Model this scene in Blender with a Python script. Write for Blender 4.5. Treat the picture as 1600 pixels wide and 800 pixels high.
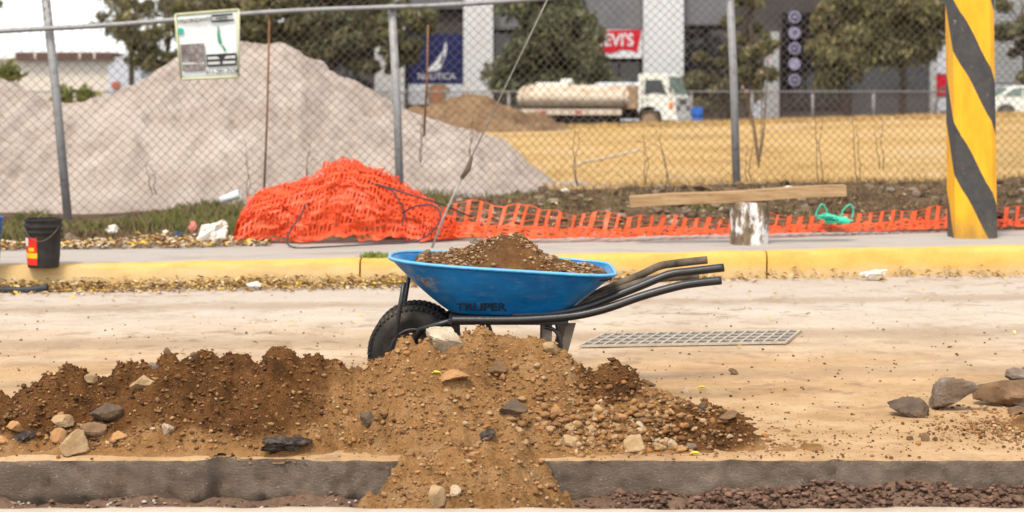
import bpy, bmesh, math, random
import numpy as np
from mathutils import Vector, Matrix, noise
random.seed(7); rng = np.random.default_rng(7)
SC = bpy.context.scene
for o in list(bpy.data.objects): bpy.data.objects.remove(o)
COL = SC.collection
R = math.radians

# ------------------------------------------------------------------ camera, sky, sun, exposure
F, CX, HY, H = 2600.0, 800.0, 157.0, 1.25        # focal length in photo pixels, centre column, horizon row, camera height
cam_d = bpy.data.cameras.new('camera'); cam = bpy.data.objects.new('camera', cam_d); COL.objects.link(cam)
cam.location = (0, 0, H); cam.rotation_euler = (R(90), 0, 0)
cam_d.sensor_width = 36; cam_d.lens = F / 1600 * 36
cam_d.shift_y = -(400 - HY) / 1600               # level camera, frame cropped low
cam_d.clip_start = 0.1; cam_d.clip_end = 5000
cam_d.dof.use_dof = True; cam_d.dof.focus_distance = 6.6; cam_d.dof.aperture_fstop = 3.5
SC.camera = cam
SUN_EL, SUN_AZ = 58, 205                         # azimuth clockwise from +Y: behind the camera, a little to the left
w = bpy.data.worlds.new('World'); SC.world = w; w.use_nodes = True
nt = w.node_tree; bg = nt.nodes['Background']
sky = nt.nodes.new('ShaderNodeTexSky'); sky.sky_type = 'NISHITA'; sky.sun_disc = False
sky.sun_elevation = R(SUN_EL); sky.sun_rotation = R(SUN_AZ)
sky.air_density = 1.0; sky.dust_density = 1.3; sky.ozone_density = 0.6
hs_ = nt.nodes.new('ShaderNodeHueSaturation'); hs_.inputs['Saturation'].default_value = .2    # thin white cloud: an almost colourless sky
nt.links.new(sky.outputs[0], hs_.inputs['Color']); nt.links.new(hs_.outputs[0], bg.inputs[0]); bg.inputs[1].default_value = 0.15
sl = bpy.data.lights.new('sun', 'SUN'); sun = bpy.data.objects.new('sun', sl); COL.objects.link(sun)
sl.energy = 1.5; sl.angle = R(12); sl.color = (1, .88, .72)
a = R(SUN_AZ); sd = Vector((math.sin(a) * math.cos(R(SUN_EL)), math.cos(a) * math.cos(R(SUN_EL)), math.sin(R(SUN_EL))))
sun.rotation_euler = sd.to_track_quat('Z', 'Y').to_euler(); sun.location = (0, -5, 20)
SC.view_settings.view_transform = 'Standard'; SC.view_settings.look = 'None'
SC.view_settings.exposure = 1.1; SC.view_settings.gamma = 1

def PX(px, D): return (px - CX) / F * D
def PZ(py, D): return H - (py - HY) / F * D
def P(px, py, D): return Vector((PX(px, D), D, PZ(py, D)))
def GD(py, z=0.0): return F * (H - z) / (py - HY)      # distance of a point at height z seen in row py
def fb(x, y, z=0, o=4, s=1.0): return noise.fractal(Vector((x * s, y * s, z * s)), 0.9, 2.1, o, noise_basis='PERLIN_ORIGINAL')
def sstep(a, b, x):
    t = min(1, max(0, (x - a) / (b - a))); return t * t * (3 - 2 * t)
def lerp(a, b, t): return a + (b - a) * t
def pw(x, pts):
    return float(np.interp(x, [p[0] for p in pts], [p[1] for p in pts]))

# ------------------------------------------------------------------ materials
MATS = {}
def nodes_of(name, rough=.8, spec=.3, metal=0.0):
    m = bpy.data.materials.new(name); m.use_nodes = True
    t = m.node_tree; b = t.nodes['Principled BSDF']
    b.inputs['Roughness'].default_value = rough; b.inputs['Metallic'].default_value = metal
    b.inputs['Specular IOR Level'].default_value = spec
    MATS[name] = m
    return m, t, b
def coord(t, scale=(1, 1, 1)):
    tc = t.nodes.new('ShaderNodeTexCoord'); mp = t.nodes.new('ShaderNodeMapping'); mp.inputs['Scale'].default_value = scale
    t.links.new(tc.outputs['Object'], mp.inputs[0]); return mp.outputs[0]
def nz(t, vec, scale, detail=5, rough=.6, dist=0):
    n = t.nodes.new('ShaderNodeTexNoise'); n.inputs['Scale'].default_value = scale; n.inputs['Detail'].default_value = detail
    n.inputs['Roughness'].default_value = rough; n.inputs['Distortion'].default_value = dist
    t.links.new(vec, n.inputs['Vector']); return n.outputs[0]
def ramp(t, fac, stops, interp='LINEAR'):
    r = t.nodes.new('ShaderNodeValToRGB'); e = r.color_ramp.elements; r.color_ramp.interpolation = interp
    while len(e) < len(stops): e.new(.5)
    for k, (p, c) in enumerate(stops):
        e[k].position = p; e[k].color = (*c, 1) if len(c) == 3 else c
    t.links.new(fac, r.inputs[0]); return r.outputs[0]
def mix(t, fac, a, b, mode='MIX'):
    m = t.nodes.new('ShaderNodeMix'); m.data_type = 'RGBA'; m.blend_type = mode
    for v, s in ((fac, m.inputs[0]), (a, m.inputs[6]), (b, m.inputs[7])):
        if isinstance(v, (int, float)): s.default_value = v
        elif isinstance(v, tuple): s.default_value = (*v, 1)
        else: t.links.new(v, s)
    return m.outputs[2]
def mth(t, op, a, b=0.0, c=None):
    m = t.nodes.new('ShaderNodeMath'); m.operation = op
    for v, s in zip((a, b, c), m.inputs):
        if v is None: continue
        if isinstance(v, (int, float)): s.default_value = v
        else: t.links.new(v, s)
    return m.outputs[0]
def rng_map(t, v, a, b):
    m = t.nodes.new('ShaderNodeMapRange'); m.interpolation_type = 'SMOOTHSTEP'
    m.inputs[1].default_value = a; m.inputs[2].default_value = b; t.links.new(v, m.inputs[0]); return m.outputs[0]
def bump(t, b, h, strength=.4, dist=.02):
    n = t.nodes.new('ShaderNodeBump'); n.inputs['Strength'].default_value = strength; n.inputs['Distance'].default_value = dist
    t.links.new(h, n.inputs['Height']); t.links.new(n.outputs[0], b.inputs['Normal'])
def xyz(t, vec):
    s = t.nodes.new('ShaderNodeSeparateXYZ'); t.links.new(vec, s.inputs[0]); return s.outputs
def attr(t, name):
    n = t.nodes.new('ShaderNodeAttribute'); n.attribute_name = name; return n
def pmat(name, stops, nscale=8, scale=(1, 1, 1), rough=.85, spec=.12, bs=0.3, bscale=40, bdist=.01, fine=0.25, metal=0, detail=6):
    m, t, b = nodes_of(name, rough, spec, metal)
    v = coord(t, scale); n = nz(t, v, nscale, detail)
    if len(stops) == 1:
        c = stops[0]; stops = [tuple(x * .85 for x in c), tuple(min(1, x * 1.12) for x in c)]
    k = len(stops) - 1
    c = ramp(t, n, [(.3 + .4 * i / k, s) for i, s in enumerate(stops)])
    f = nz(t, coord(t), bscale, 4, .7)
    if fine: c = mix(t, fine, c, ramp(t, f, [(.3, (.35, .35, .35)), (.7, (1, 1, 1))]), 'MULTIPLY')
    t.links.new(c, b.inputs['Base Color'])
    if bs: bump(t, b, f, bs, bdist)
    return m
def amat(name, rough=.9, spec=.15, fine=.4, bscale=120, bs=.4, bdist=.004, trans=0):
    m, t, b = nodes_of(name, rough, spec)
    a = attr(t, 'tint'); f = nz(t, coord(t), bscale, 4, .7)
    c = mix(t, fine, a.outputs[0], ramp(t, f, [(.3, (.4, .4, .4)), (.7, (1, 1, 1))]), 'MULTIPLY')
    t.links.new(c, b.inputs['Base Color'])
    if bs: bump(t, b, f, bs, bdist)
    return m

# ------------------------------------------------------------------ object helpers
def tag(o, label=None, cat=None, group=None, kind=None):
    if label: o['label'] = label
    if cat: o['category'] = cat
    if group: o['group'] = group
    if kind: o['kind'] = kind
    return o
def thing(name, label, cat, loc=(0, 0, 0), group=None, rz=0):
    o = bpy.data.objects.new(name, None); COL.objects.link(o); o.location = loc; o.rotation_euler.z = rz
    o.empty_display_size = .1
    return tag(o, label, cat, group)
def link(name, me, mat, parent=None, smooth=False, local=False, kind=None):
    for m in (mat if isinstance(mat, (list, tuple)) else [mat]):
        me.materials.append(MATS[m] if isinstance(m, str) else m)
    if smooth: me.polygons.foreach_set('use_smooth', [True] * len(me.polygons))
    o = bpy.data.objects.new(name, me); COL.objects.link(o)
    if parent is not None:
        if not local:
            l = Vector((0, 0, 0)); p = parent
            while p is not None: l += p.location; p = p.parent
            me.transform(Matrix.Translation(-l))
        o.parent = parent
    if kind: o['kind'] = kind
    return o
def npmesh(name, V, T, mat, parent=None, smooth=False, tint=None, local=False, kind=None, fl=None):
    V = np.asarray(V, np.float32); T = np.asarray(T, np.int32); k = T.shape[1]
    me = bpy.data.meshes.new(name); me.vertices.add(len(V)); me.vertices.foreach_set('co', V.ravel())
    me.loops.add(T.size); me.loops.foreach_set('vertex_index', T.ravel())
    me.polygons.add(len(T)); me.polygons.foreach_set('loop_start', np.arange(0, T.size, k, dtype=np.int32))
    me.polygons.foreach_set('loop_total', np.full(len(T), k, np.int32))
    if tint is not None:
        at = me.attributes.new('tint', 'FLOAT_COLOR', 'POINT')
        at.data.foreach_set('color', np.c_[tint, np.ones(len(V))].astype(np.float32).ravel())
    if fl is not None:
        at = me.attributes.new('moist', 'FLOAT', 'POINT'); at.data.foreach_set('value', np.asarray(fl, np.float32))
    me.update(calc_edges=True); me.validate()
    return link(name, me, mat, parent, smooth, local, kind)
class MB:
    def __init__(s): s.v = []; s.f = []
    def add(s, v, f):
        n = len(s.v); s.v += [tuple(x) for x in v]; s.f += [tuple(i + n for i in q) for q in f]; return s
    def box(s, a, b, M=None):
        x0, y0, z0 = a; x1, y1, z1 = b
        v = [Vector(p) for p in ((x0, y0, z0), (x1, y0, z0), (x1, y1, z0), (x0, y1, z0), (x0, y0, z1), (x1, y0, z1), (x1, y1, z1), (x0, y1, z1))]
        if M: v = [M @ p for p in v]
        return s.add(v, [(3, 2, 1, 0), (4, 5, 6, 7), (0, 1, 5, 4), (1, 2, 6, 5), (2, 3, 7, 6), (3, 0, 4, 7)])
    def tube(s, pts, r, n=8, caps=True, closed=False):
        pts = [Vector(p) for p in pts]; m = len(pts); V = []; up = None
        for i, p in enumerate(pts):
            if closed: d = pts[(i + 1) % m] - pts[i - 1]
            else: d = pts[min(i + 1, m - 1)] - pts[max(i - 1, 0)]
            d.normalize()
            if up is None: up = d.orthogonal().normalized()
            else:
                up = up - d * up.dot(d)
                up = d.orthogonal().normalized() if up.length < 1e-6 else up.normalized()
            q = d.cross(up); rr = r[i] if isinstance(r, (list, tuple)) else r
            for k in range(n):
                a = 2 * math.pi * k / n; V.append(p + (up * math.cos(a) + q * math.sin(a)) * rr)
        fs = []
        for i in range(m if closed else m - 1):
            j = (i + 1) % m
            for k in range(n): fs.append((i * n + k, i * n + (k + 1) % n, j * n + (k + 1) % n, j * n + k))
        if caps and not closed: fs += [tuple(range(n - 1, -1, -1)), tuple(range((m - 1) * n, m * n))]
        return s.add(V, fs)
    def prism(s, poly, y0, y1, M=None):        # polygon in x,z extruded along y
        n = len(poly); v = [Vector((x, y0, z)) for x, z in poly] + [Vector((x, y1, z)) for x, z in poly]
        if M: v = [M @ p for p in v]
        return s.add(v, [tuple(range(n)), tuple(range(2 * n - 1, n - 1, -1))] + [(i, i + n, (i + 1) % n + n, (i + 1) % n) for i in range(n)])
    def lathe(s, prof, c=(0, 0, 0), axis='z', n=24, caps=True):
        V = []; c = Vector(c)
        for r, h in prof:
            for k in range(n):
                a = 2 * math.pi * k / n; x, y = r * math.cos(a), r * math.sin(a)
                V.append(c + (Vector((x, y, h)) if axis == 'z' else Vector((x, h, y)) if axis == 'y' else Vector((h, x, y))))
        fs = [(i * n + k, i * n + (k + 1) % n, (i + 1) * n + (k + 1) % n, (i + 1) * n + k) for i in range(len(prof) - 1) for k in range(n)]
        if caps: fs += [tuple(range(n - 1, -1, -1)), tuple(range((len(prof) - 1) * n, len(prof) * n))]
        return s.add(V, fs)
    def build(s, name, mat, parent=None, smooth=False, bevel=0, local=False, kind=None, seg=2):
        me = bpy.data.meshes.new(name); me.from_pydata(s.v, [], s.f)
        bm = bmesh.new(); bm.from_mesh(me)
        bmesh.ops.recalc_face_normals(bm, faces=bm.faces)
        if bevel:
            es = [e for e in bm.edges if len(e.link_faces) == 2 and e.calc_face_angle(0) > .6]
            bmesh.ops.bevel(bm, geom=es, offset=bevel, segments=seg, affect='EDGES', profile=.7)
        bm.to_mesh(me); bm.free()
        o = link(name, me, mat, parent, smooth, local, kind)
        return o
def auto(o, ang=40):
    me = o.data; me.polygons.foreach_set('use_smooth', [True] * len(me.polygons)); me.set_sharp_from_angle(angle=R(ang)); return o
def spline(pts, n=6):
    pts = [Vector(p) for p in pts]; out = []
    for i in range(len(pts) - 1):
        p0 = pts[max(i - 1, 0)]; p1 = pts[i]; p2 = pts[i + 1]; p3 = pts[min(i + 2, len(pts) - 1)]
        for k in range(n):
            t = k / n
            out.append(.5 * ((2 * p1) + (p2 - p0) * t + (2 * p0 - 5 * p1 + 4 * p2 - p3) * t * t + (3 * p1 - p0 - 3 * p2 + p3) * t ** 3))
    return out + [pts[-1]]
def text(s, name, size, M, mat, parent, local=False, depth=.002, bold=0.0, sx=1.0):
    c = bpy.data.curves.new('t', 'FONT'); c.body = s; c.size = size; c.extrude = depth; c.offset = bold; c.align_x = 'CENTER'; c.align_y = 'CENTER'; c.resolution_u = 4
    o = bpy.data.objects.new('t', c); COL.objects.link(o); bpy.context.view_layer.update()
    me = bpy.data.meshes.new_from_object(o.evaluated_get(bpy.context.evaluated_depsgraph_get()))
    bpy.data.objects.remove(o); bpy.data.curves.remove(c)
    me.transform(M @ Matrix.Diagonal((sx, 1, 1, 1)))
    return link(name, me, mat, parent, local=local)
FACE = Matrix.Rotation(R(90), 4, 'X')          # text plane XY -> XZ, facing -Y
def grid(nx, ny):
    i = np.arange(ny - 1)[:, None] * nx + np.arange(nx - 1)[None]
    return np.stack([i, i + 1, i + nx + 1, i + nx], -1).reshape(-1, 4)
def ico(sub):
    bm = bmesh.new(); bmesh.ops.create_icosphere(bm, subdivisions=sub, radius=1)
    v = np.array([p.co[:] for p in bm.verts]); f = np.array([[q.index for q in p.verts] for p in bm.faces]); bm.free(); return v, f
ICO = {k: ico(k) for k in (1, 2, 3, 4)}
def rock(sub, seed, facets=14, rough=.06, cut=.78):
    g = np.random.default_rng(seed); v, f = ICO[sub]
    n = g.normal(size=(facets, 3)); n /= np.linalg.norm(n, axis=1)[:, None]; h = g.uniform(cut - .18, cut + .12, facets)
    d = np.clip(v @ n.T, 1e-3, None); r = np.minimum((h[None] / d).min(1), 1.0)
    if rough: r = r * (1 + rough * np.array([fb(p[0] * 1.6 + seed, p[1] * 1.6, p[2] * 1.6, 5) + .25 * fb(p[0] * 6 + seed, p[1] * 6, p[2] * 6, 3) for p in v]))
    return v * r[:, None], f
RV = {1: [rock(1, 50 + k, 7, 0, .72) for k in range(8)], 2: [rock(2, 80 + k, 9, .35, .70) for k in range(14)]}
def scatter(name, spots, sub, mat, parent=None, kind='stuff', label=None, cat=None):
    """spots: (x, y, z, radius, squash, colour); one joined mesh of many little stones"""
    A = np.array([(x, y, z, r, q) for (x, y, z, r, q, c) in spots]); C = np.array([c for *_, c in spots]); n = len(A)
    var = rng.integers(len(RV[sub]), size=n); a = rng.uniform(0, 6.28, n); S = A[:, 3:4] * rng.uniform(.7, 1.3, (n, 3)); S[:, 2] *= A[:, 4]
    B = np.array([v for v, f in RV[sub]]); f = RV[sub][0][1]; vv = B[var] * S[:, None]
    ca, sa = np.cos(a)[:, None], np.sin(a)[:, None]
    vv = np.stack([vv[..., 0] * ca - vv[..., 1] * sa, vv[..., 0] * sa + vv[..., 1] * ca, vv[..., 2]], -1) + A[:, None, :3]; nv = B.shape[1]
    o = npmesh(name, vv.reshape(-1, 3), (f[None] + (np.arange(n) * nv)[:, None, None]).reshape(-1, 3), mat, parent, False, np.repeat(C, nv, 0), kind=kind)
    return tag(o, label, cat)
def stone(name, label, cat, px, py, D, wpx, hpx, mat, seed, group=None, depth=None, zoff=None, rot=None, sub=3, rough=.1, base=None, facets=10):
    """px,py = centre in the photo; D = where it rests"""
    s = D / F; v, f = rock(sub, seed, facets, rough, .5 if facets < 8 else .57)
    g = np.random.default_rng(seed)
    M = np.array((Matrix.Rotation(rot if rot is not None else g.uniform(-.4, .4), 3, 'Y') @ Matrix.Rotation(g.uniform(0, 6), 3, 'Z'))) if True else 0
    v = v @ np.array(Matrix.Rotation(g.uniform(0, 6), 3, 'Z')).T
    ext = (v.max(0) - v.min(0)); d = depth or .8 * wpx * s
    v = (v - (v.max(0) + v.min(0)) / 2) / ext * np.array([wpx * s, d, hpx * s])
    if rot: v = v @ np.array(Matrix.Rotation(rot, 3, 'Y')).T
    c = P(px, py, D); loc = Vector((c.x, c.y, c.z + v[:, 2].min()))
    o = npmesh(name, v - np.array([0, 0, v[:, 2].min()]), f, mat, None, False, local=True)
    auto(o, 24); o.location = loc
    return tag(o, label, cat, group)
def pick(pal): return np.array(pal[rng.integers(len(pal))]) * rng.uniform(.75, 1.2)

# ------------------------------------------------------------------ surface materials
def road_mat():
    m, t, b = nodes_of('road_concrete', .9, .2)
    v = coord(t); s = xyz(t, v)
    st = nz(t, coord(t, (1, 1.1, 1)), 1.5, 9, .7)          # tyre-swept streaks along the road
    c = ramp(t, st, [(.30, (.32, .25, .18)), (.42, (.46, .39, .31)), (.58, (.545, .475, .39)), (.75, (.48, .41, .33))])
    dn = nz(t, coord(t, (.5, 1.6, 1)), 1.1, 6, .65)
    edge = rng_map(t, mth(t, 'ADD', s[1], mth(t, 'MULTIPLY', dn, -3.4)), 8.6, 5.4)   # soil dust carried out of the pile
    c = mix(t, mth(t, 'MULTIPLY', edge, .92), c, ramp(t, nz(t, coord(t, (1, 1.2, 1)), 2.5, 8, .7), [(.3, (.27, .15, .06)), (.5, (.42, .255, .115)), (.7, (.52, .36, .20))]))
    far = rng_map(t, mth(t, 'ADD', s[1], mth(t, 'MULTIPLY', dn, 2.0)), 9.7, 11.9)
    c = mix(t, mth(t, 'MULTIPLY', far, .7), c, (.44, .37, .31))
    trk = nz(t, coord(t, (1.6, 1.4, 1)), 2.2, 8, .72)
    for yc, hw in ((8.75, .30), (10.25, .26), (7.5, .2)):                # muddy wheel tracks
        band = rng_map(t, mth(t, 'ADD', mth(t, 'ABSOLUTE', mth(t, 'SUBTRACT', mth(t, 'SUBTRACT', s[1], mth(t, 'MULTIPLY', s[0], .1)), yc)), mth(t, 'MULTIPLY', trk, .5)), hw + .25, hw)
        c = mix(t, mth(t, 'MULTIPLY', band, .6), c, (.31, .22, .14))
    wet = ramp(t, nz(t, coord(t, (.8, 1.1, 1)), .9, 8, .7, .4), [(.60, (0, 0, 0)), (.68, (1, 1, 1))])
    c = mix(t, mth(t, 'MULTIPLY', wet, .6), c, (.27, .19, .12))
    sp = ramp(t, nz(t, coord(t, (1, 1.2, 1)), 22, 4, .65), [(.61, (0, 0, 0)), (.65, (1, 1, 1))])
    c = mix(t, mth(t, 'MULTIPLY', sp, .5), c, (.22, .15, .09))
    sm = ramp(t, nz(t, coord(t, (1, 1.2, 1)), 4.5, 8, .72, .4), [(.53, (0, 0, 0)), (.60, (1, 1, 1))])
    sm = mth(t, 'MULTIPLY', sm, ramp(t, nz(t, coord(t, (.4, .8, 1)), 1.0, 4), [(.4, (.1, .1, .1)), (.6, (1, 1, 1))]))
    c = mix(t, mth(t, 'MULTIPLY', sm, .75), c, (.26, .17, .10))
    f = nz(t, v, 90, 5, .75)
    c = mix(t, .35, c, ramp(t, f, [(.3, (.6, .6, .6)), (.65, (1, 1, 1))]), 'MULTIPLY')
    t.links.new(c, b.inputs['Base Color']); bump(t, b, f, .35, .006)
road_mat()
def face_mat():
    m, t, b = nodes_of('slab_face', .9, .2)
    v = coord(t)
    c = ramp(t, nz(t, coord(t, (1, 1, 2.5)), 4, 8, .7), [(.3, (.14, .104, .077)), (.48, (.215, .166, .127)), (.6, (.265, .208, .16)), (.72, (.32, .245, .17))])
    ag = t.nodes.new('ShaderNodeTexVoronoi'); ag.inputs['Scale'].default_value = 70; t.links.new(v, ag.inputs['Vector'])
    agm = ramp(t, ag.outputs['Distance'], [(.12, (1, 1, 1)), (.3, (0, 0, 0))])
    c = mix(t, mth(t, 'MULTIPLY', agm, ramp(t, nz(t, v, 35, 3), [(.45, (0, 0, 0)), (.6, (.8, .8, .8))])), c, (.42, .36, .29))
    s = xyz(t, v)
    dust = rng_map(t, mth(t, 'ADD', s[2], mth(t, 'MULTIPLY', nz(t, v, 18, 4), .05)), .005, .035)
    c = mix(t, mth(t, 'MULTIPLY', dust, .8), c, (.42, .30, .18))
    rust = ramp(t, nz(t, v, 2.6, 5), [(.55, (0, 0, 0)), (.68, (1, 1, 1))])
    c = mix(t, mth(t, 'MULTIPLY', rust, .5), c, (.24, .15, .08))
    t.links.new(c, b.inputs['Base Color']); bump(t, b, nz(t, coord(t, (1, 1, 2)), 70, 7, .8), 1.0, .016)
face_mat()
pmat('near_concrete', [(.38, .30, .215), (.52, .44, .345), (.46, .38, .295)], 3, bs=.25, bscale=60, bdist=.006, fine=.2)
pmat('walk_concrete', [(.30, .265, .235), (.40, .36, .32), (.36, .32, .28)], 1.5, (1, 3, 1), bs=.2, bscale=70, fine=.2)
def kerb_mat():
    m, t, b = nodes_of('kerb_paint', .75, .3)
    v = coord(t); s = xyz(t, v)
    base = ramp(t, nz(t, coord(t, (.8, 1, 3)), 3, 6, .65), [(.3, (.46, .30, .12)), (.5, (.58, .40, .18)), (.7, (.60, .45, .24))])
    ypaint = ramp(t, nz(t, coord(t, (1, 1, 2)), 5, 5), [(.3, (.58, .34, .075)), (.7, (.65, .42, .11))])
    k = mth(t, 'ADD', mth(t, 'ADD', s[2], mth(t, 'MULTIPLY', s[0], .014)), mth(t, 'MULTIPLY', nz(t, coord(t, (.7, 1, 3)), 3.5, 6, .7), .14))
    c = mix(t, rng_map(t, k, .135, .215), base, ypaint)
    f = nz(t, v, 60, 4, .7)
    c = mix(t, .25, c, ramp(t, f, [(.3, (.5, .5, .5)), (.65, (1, 1, 1))]), 'MULTIPLY')
    t.links.new(c, b.inputs['Base Color']); bump(t, b, f, .3, .006)
kerb_mat()
def field_mat():
    m, t, b = nodes_of('dry_grass_field', .95, .1)
    n = nz(t, coord(t, (.35, .22, 1)), 1.0, 8, .65)
    c = ramp(t, n, [(.28, (.34, .205, .08)), (.42, (.47, .295, .11)), (.55, (.54, .355, .145)), (.72, (.50, .36, .20))])
    g = ramp(t, nz(t, coord(t, (.15, .12, 1)), 1.0, 4), [(.54, (0, 0, 0)), (.64, (1, 1, 1))])
    c = mix(t, mth(t, 'MULTIPLY', g, .5), c, (.27, .20, .075))
    br = ramp(t, nz(t, coord(t, (.5, .3, 1)), .8, 7, .7), [(.57, (0, 0, 0)), (.66, (1, 1, 1))]); c = mix(t, mth(t, 'MULTIPLY', br, .6), c, (.50, .38, .25))
    f = nz(t, coord(t, (1, .45, 1)), 9, 6, .8)
    c = mix(t, .55, c, ramp(t, f, [(.32, (.35, .33, .3)), (.6, (1, 1, 1))]), 'MULTIPLY')
    t.links.new(c, b.inputs['Base Color']); bump(t, b, f, .5, .05)
field_mat()
pmat('verge_soil', [(.045, .026, .014), (.105, .064, .036), (.16, .105, .062), (.075, .048, .026)], 2.6, bs=.8, bscale=22, bdist=.03, fine=.5)
pmat('trench_soil', [(.12, .07, .045), (.20, .125, .085), (.16, .10, .065)], 12, bs=.8, bscale=70, bdist=.012, fine=.5)
pmat('base_earth', [(.20, .15, .09), (.27, .21, .13)], .5, bs=.2)
pmat('street_asphalt', [(.06, .056, .05), (.10, .09, .08)], .6, bs=.2)
amat('pebble'); amat('leaf_litter', .85, .2, .25, 60, .2)
m_ = amat('foliage', .85, .15, .2, 8, 0); t_ = m_.node_tree
tr_ = t_.nodes.new('ShaderNodeBsdfTranslucent'); mx_ = t_.nodes.new('ShaderNodeMixShader'); mx_.inputs[0].default_value = .3; b0_ = t_.nodes['Principled BSDF']
t_.links.new(b0_.inputs['Base Color'].links[0].from_socket, tr_.inputs[0]); t_.links.new(b0_.outputs[0], mx_.inputs[1]); t_.links.new(tr_.outputs[0], mx_.inputs[2]); t_.links.new(mx_.outputs[0], t_.nodes['Material Output'].inputs[0])
amat('grass_blade', .9, .1, .2, 30, 0)

def structure(o): o['kind'] = 'structure'; return o

# ------------------------------------------------------------------ the setting
g0 = MB(); g0.add([(-2500, -800, -.6), (2500, -800, -.6), (2500, 3500, -.6), (-2500, 3500, -.6)], [(0, 1, 2, 3)])
structure(g0.build('ground', 'base_earth'))
XS = np.concatenate([np.linspace(-14, -2.6, 40), np.arange(-2.58, 2.6, .014), np.linspace(2.62, 14, 40)])
def kerbD(X): return 11.46 + .125 * X
def kerbZ(X): return float(np.interp(X, [-4, -1, 4], [.145, .165, .205]))
def edgeD(X):
    e = 5.80 - .012 * fb(X, 3.3, 0, 5, 3) - .016 * fb(X, 1.1, 0, 5, 12)
    c = fb(X, 9.1, 0, 3, 5); return e + (.09 * max(0, c - .30))
def road():
    T = np.concatenate([[0, .002, .006, .012], np.linspace(.02, 1, 70)]); V = []
    for t in T:
        for X in XS:
            e = edgeD(X); D = lerp(e, kerbD(X), t)
            z = .006 * fb(X, D, 0, 3, 1.2) * min(1, t * 15) - (.006 * (1 - t / .012) ** 2 if t < .012 else 0)
            V.append((X, D, z))
    o = npmesh('road', V, grid(len(XS), len(T)), 'road_concrete', None, True); structure(o)
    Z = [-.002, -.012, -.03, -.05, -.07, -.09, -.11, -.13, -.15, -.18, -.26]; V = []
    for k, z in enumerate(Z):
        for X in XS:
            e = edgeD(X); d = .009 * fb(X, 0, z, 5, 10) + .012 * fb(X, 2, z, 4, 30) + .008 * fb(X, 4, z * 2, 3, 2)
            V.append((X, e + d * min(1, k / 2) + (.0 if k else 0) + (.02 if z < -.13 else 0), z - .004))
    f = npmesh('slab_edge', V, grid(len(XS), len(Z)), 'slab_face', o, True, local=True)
road()
FX = np.arange(-2.9, 2.9, .02); FD = np.arange(4.95, 5.9, .02)
def trenchZ(X, D): return lerp(-.172, -.135, sstep(-.2, 1.3, X)) + .045 * sstep(5.55, 5.8, D) * (.5 + .5 * sstep(.3, 1, X)) + .035 * fb(X, D, 0, 4, 3.5) + .02 * fb(X, D, 5, 3, 12)
structure(npmesh('trench_floor', [(X, D, trenchZ(X, D)) for D in FD for X in FX], grid(len(FX), len(FD)), 'trench_soil', None, True))
tc = [(.13, .074, .05), (.18, .105, .072), (.22, .13, .09), (.15, .088, .06), (.09, .052, .036)]; tl = [(.42, .36, .30), (.13, .085, .055), (.22, .15, .09), (.09, .06, .045)]
sp = []
for _ in range(7000):
    X = rng.uniform(-2.7, 2.7); D = rng.uniform(5.12, 5.79); r = .0025 + .010 * rng.random() ** 3
    sp.append((X, D, trenchZ(X, D) + r * .4, r, .7, pick(tl if X < 0 else tc)))
for _ in range(3500):
    X = rng.uniform(.35, 2.5); D = rng.uniform(5.45, 5.78); r = .003 + .014 * rng.random() ** 2.8
    sp.append((X, D, trenchZ(X, D) + r * .5 + .01 * rng.random(), r, .65, pick(tc)))
scatter('trench_rubble', sp, 2, 'pebble', label='loose reddish clods and gravel along the bottom of the trench', cat='rubble')
def nearD(X): return 5.115 + .035 * fb(X, 7.7, 0, 4, 1.1) + .012 * fb(X, 2.2, 0, 3, 8) - .03 * sstep(.45, .75, X) * sstep(1.3, .9, X) * 0
NX = np.concatenate([np.linspace(-12, -2.6, 20), np.arange(-2.55, 2.6, .02), np.linspace(2.65, 12, 20)])
V = []
rows = [(-6, 0), (0, 0), (3, 0), (4.6, 0), (-.06, 1), (-.012, 1), (0, 2), (.004, 3), (.0, 4)]
for a_, k in rows:
    for X in NX:
        if k == 0: V.append((X, a_, 0))
        else: V.append((X, nearD(X) + a_, {1: .003 * fb(X, 0, 0, 3, 6), 2: -.008, 3: -.04, 4: -.28}[k]))
structure(npmesh('near_pavement', V, grid(len(NX), len(rows)), 'near_concrete', None, True))

# kerb made of long stones with open joints, at PX 565 and 1200
kp = thing('kerb', None, None); structure(kp)
J = [-13.9, -11.0, -8.15, -5.3, -1.04 - 1.0 + .0, 0, 0, 0, 0]
J = [-12.3, -9.5, -6.7, -3.86, -1.035, 1.79, 4.6, 7.4, 10.2, 13]
for a_, b_ in zip(J[:-1], J[1:]):
    n = 40; xs = np.linspace(a_ + .006, b_ - .006, n); V = []
    prof = [(0, -.1), (.0, .3), (.006, .8), (.02, .96), (.045, 1.0), (.15, 1.0), (.15, -.1)]
    for X in xs:
        for (d, h) in prof:
            z = kerbZ(X) * h if h > 0 else -.1
            wv = .012 * fb(X, h * 3, 2, 4, 4) + .012 * fb(X, d, 1, 3, 1.5)
            V.append((X, kerbD(X) + d + (wv if d < .1 else 0), z + (.008 * fb(X, d * 4, 6, 3, 3) if h > .9 else 0)))
    m = len(prof); fs = [(i * m + j, (i + 1) * m + j, (i + 1) * m + j + 1, i * m + j + 1) for i in range(n - 1) for j in range(m - 1)]
    mb = MB().add(V, fs + [tuple(range(m)), tuple(range(n * m - 1, (n - 1) * m - 1, -1))])
    auto(mb.build('kerb_stone', 'kerb_paint', kp), 50)
def walkB(X): return kerbD(X) + float(np.interp(X, [-5, 0, 4], [1.45, 1.4, 1.25]))
WX = np.linspace(-14, 14, 160); V = []
for t in np.linspace(0, 1, 12):
    for X in WX:
        D = lerp(kerbD(X) + .152, walkB(X) + .25, t); V.append((X, D, kerbZ(X) - .003 + .006 * fb(X, D, 3, 3, 1)))
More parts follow.
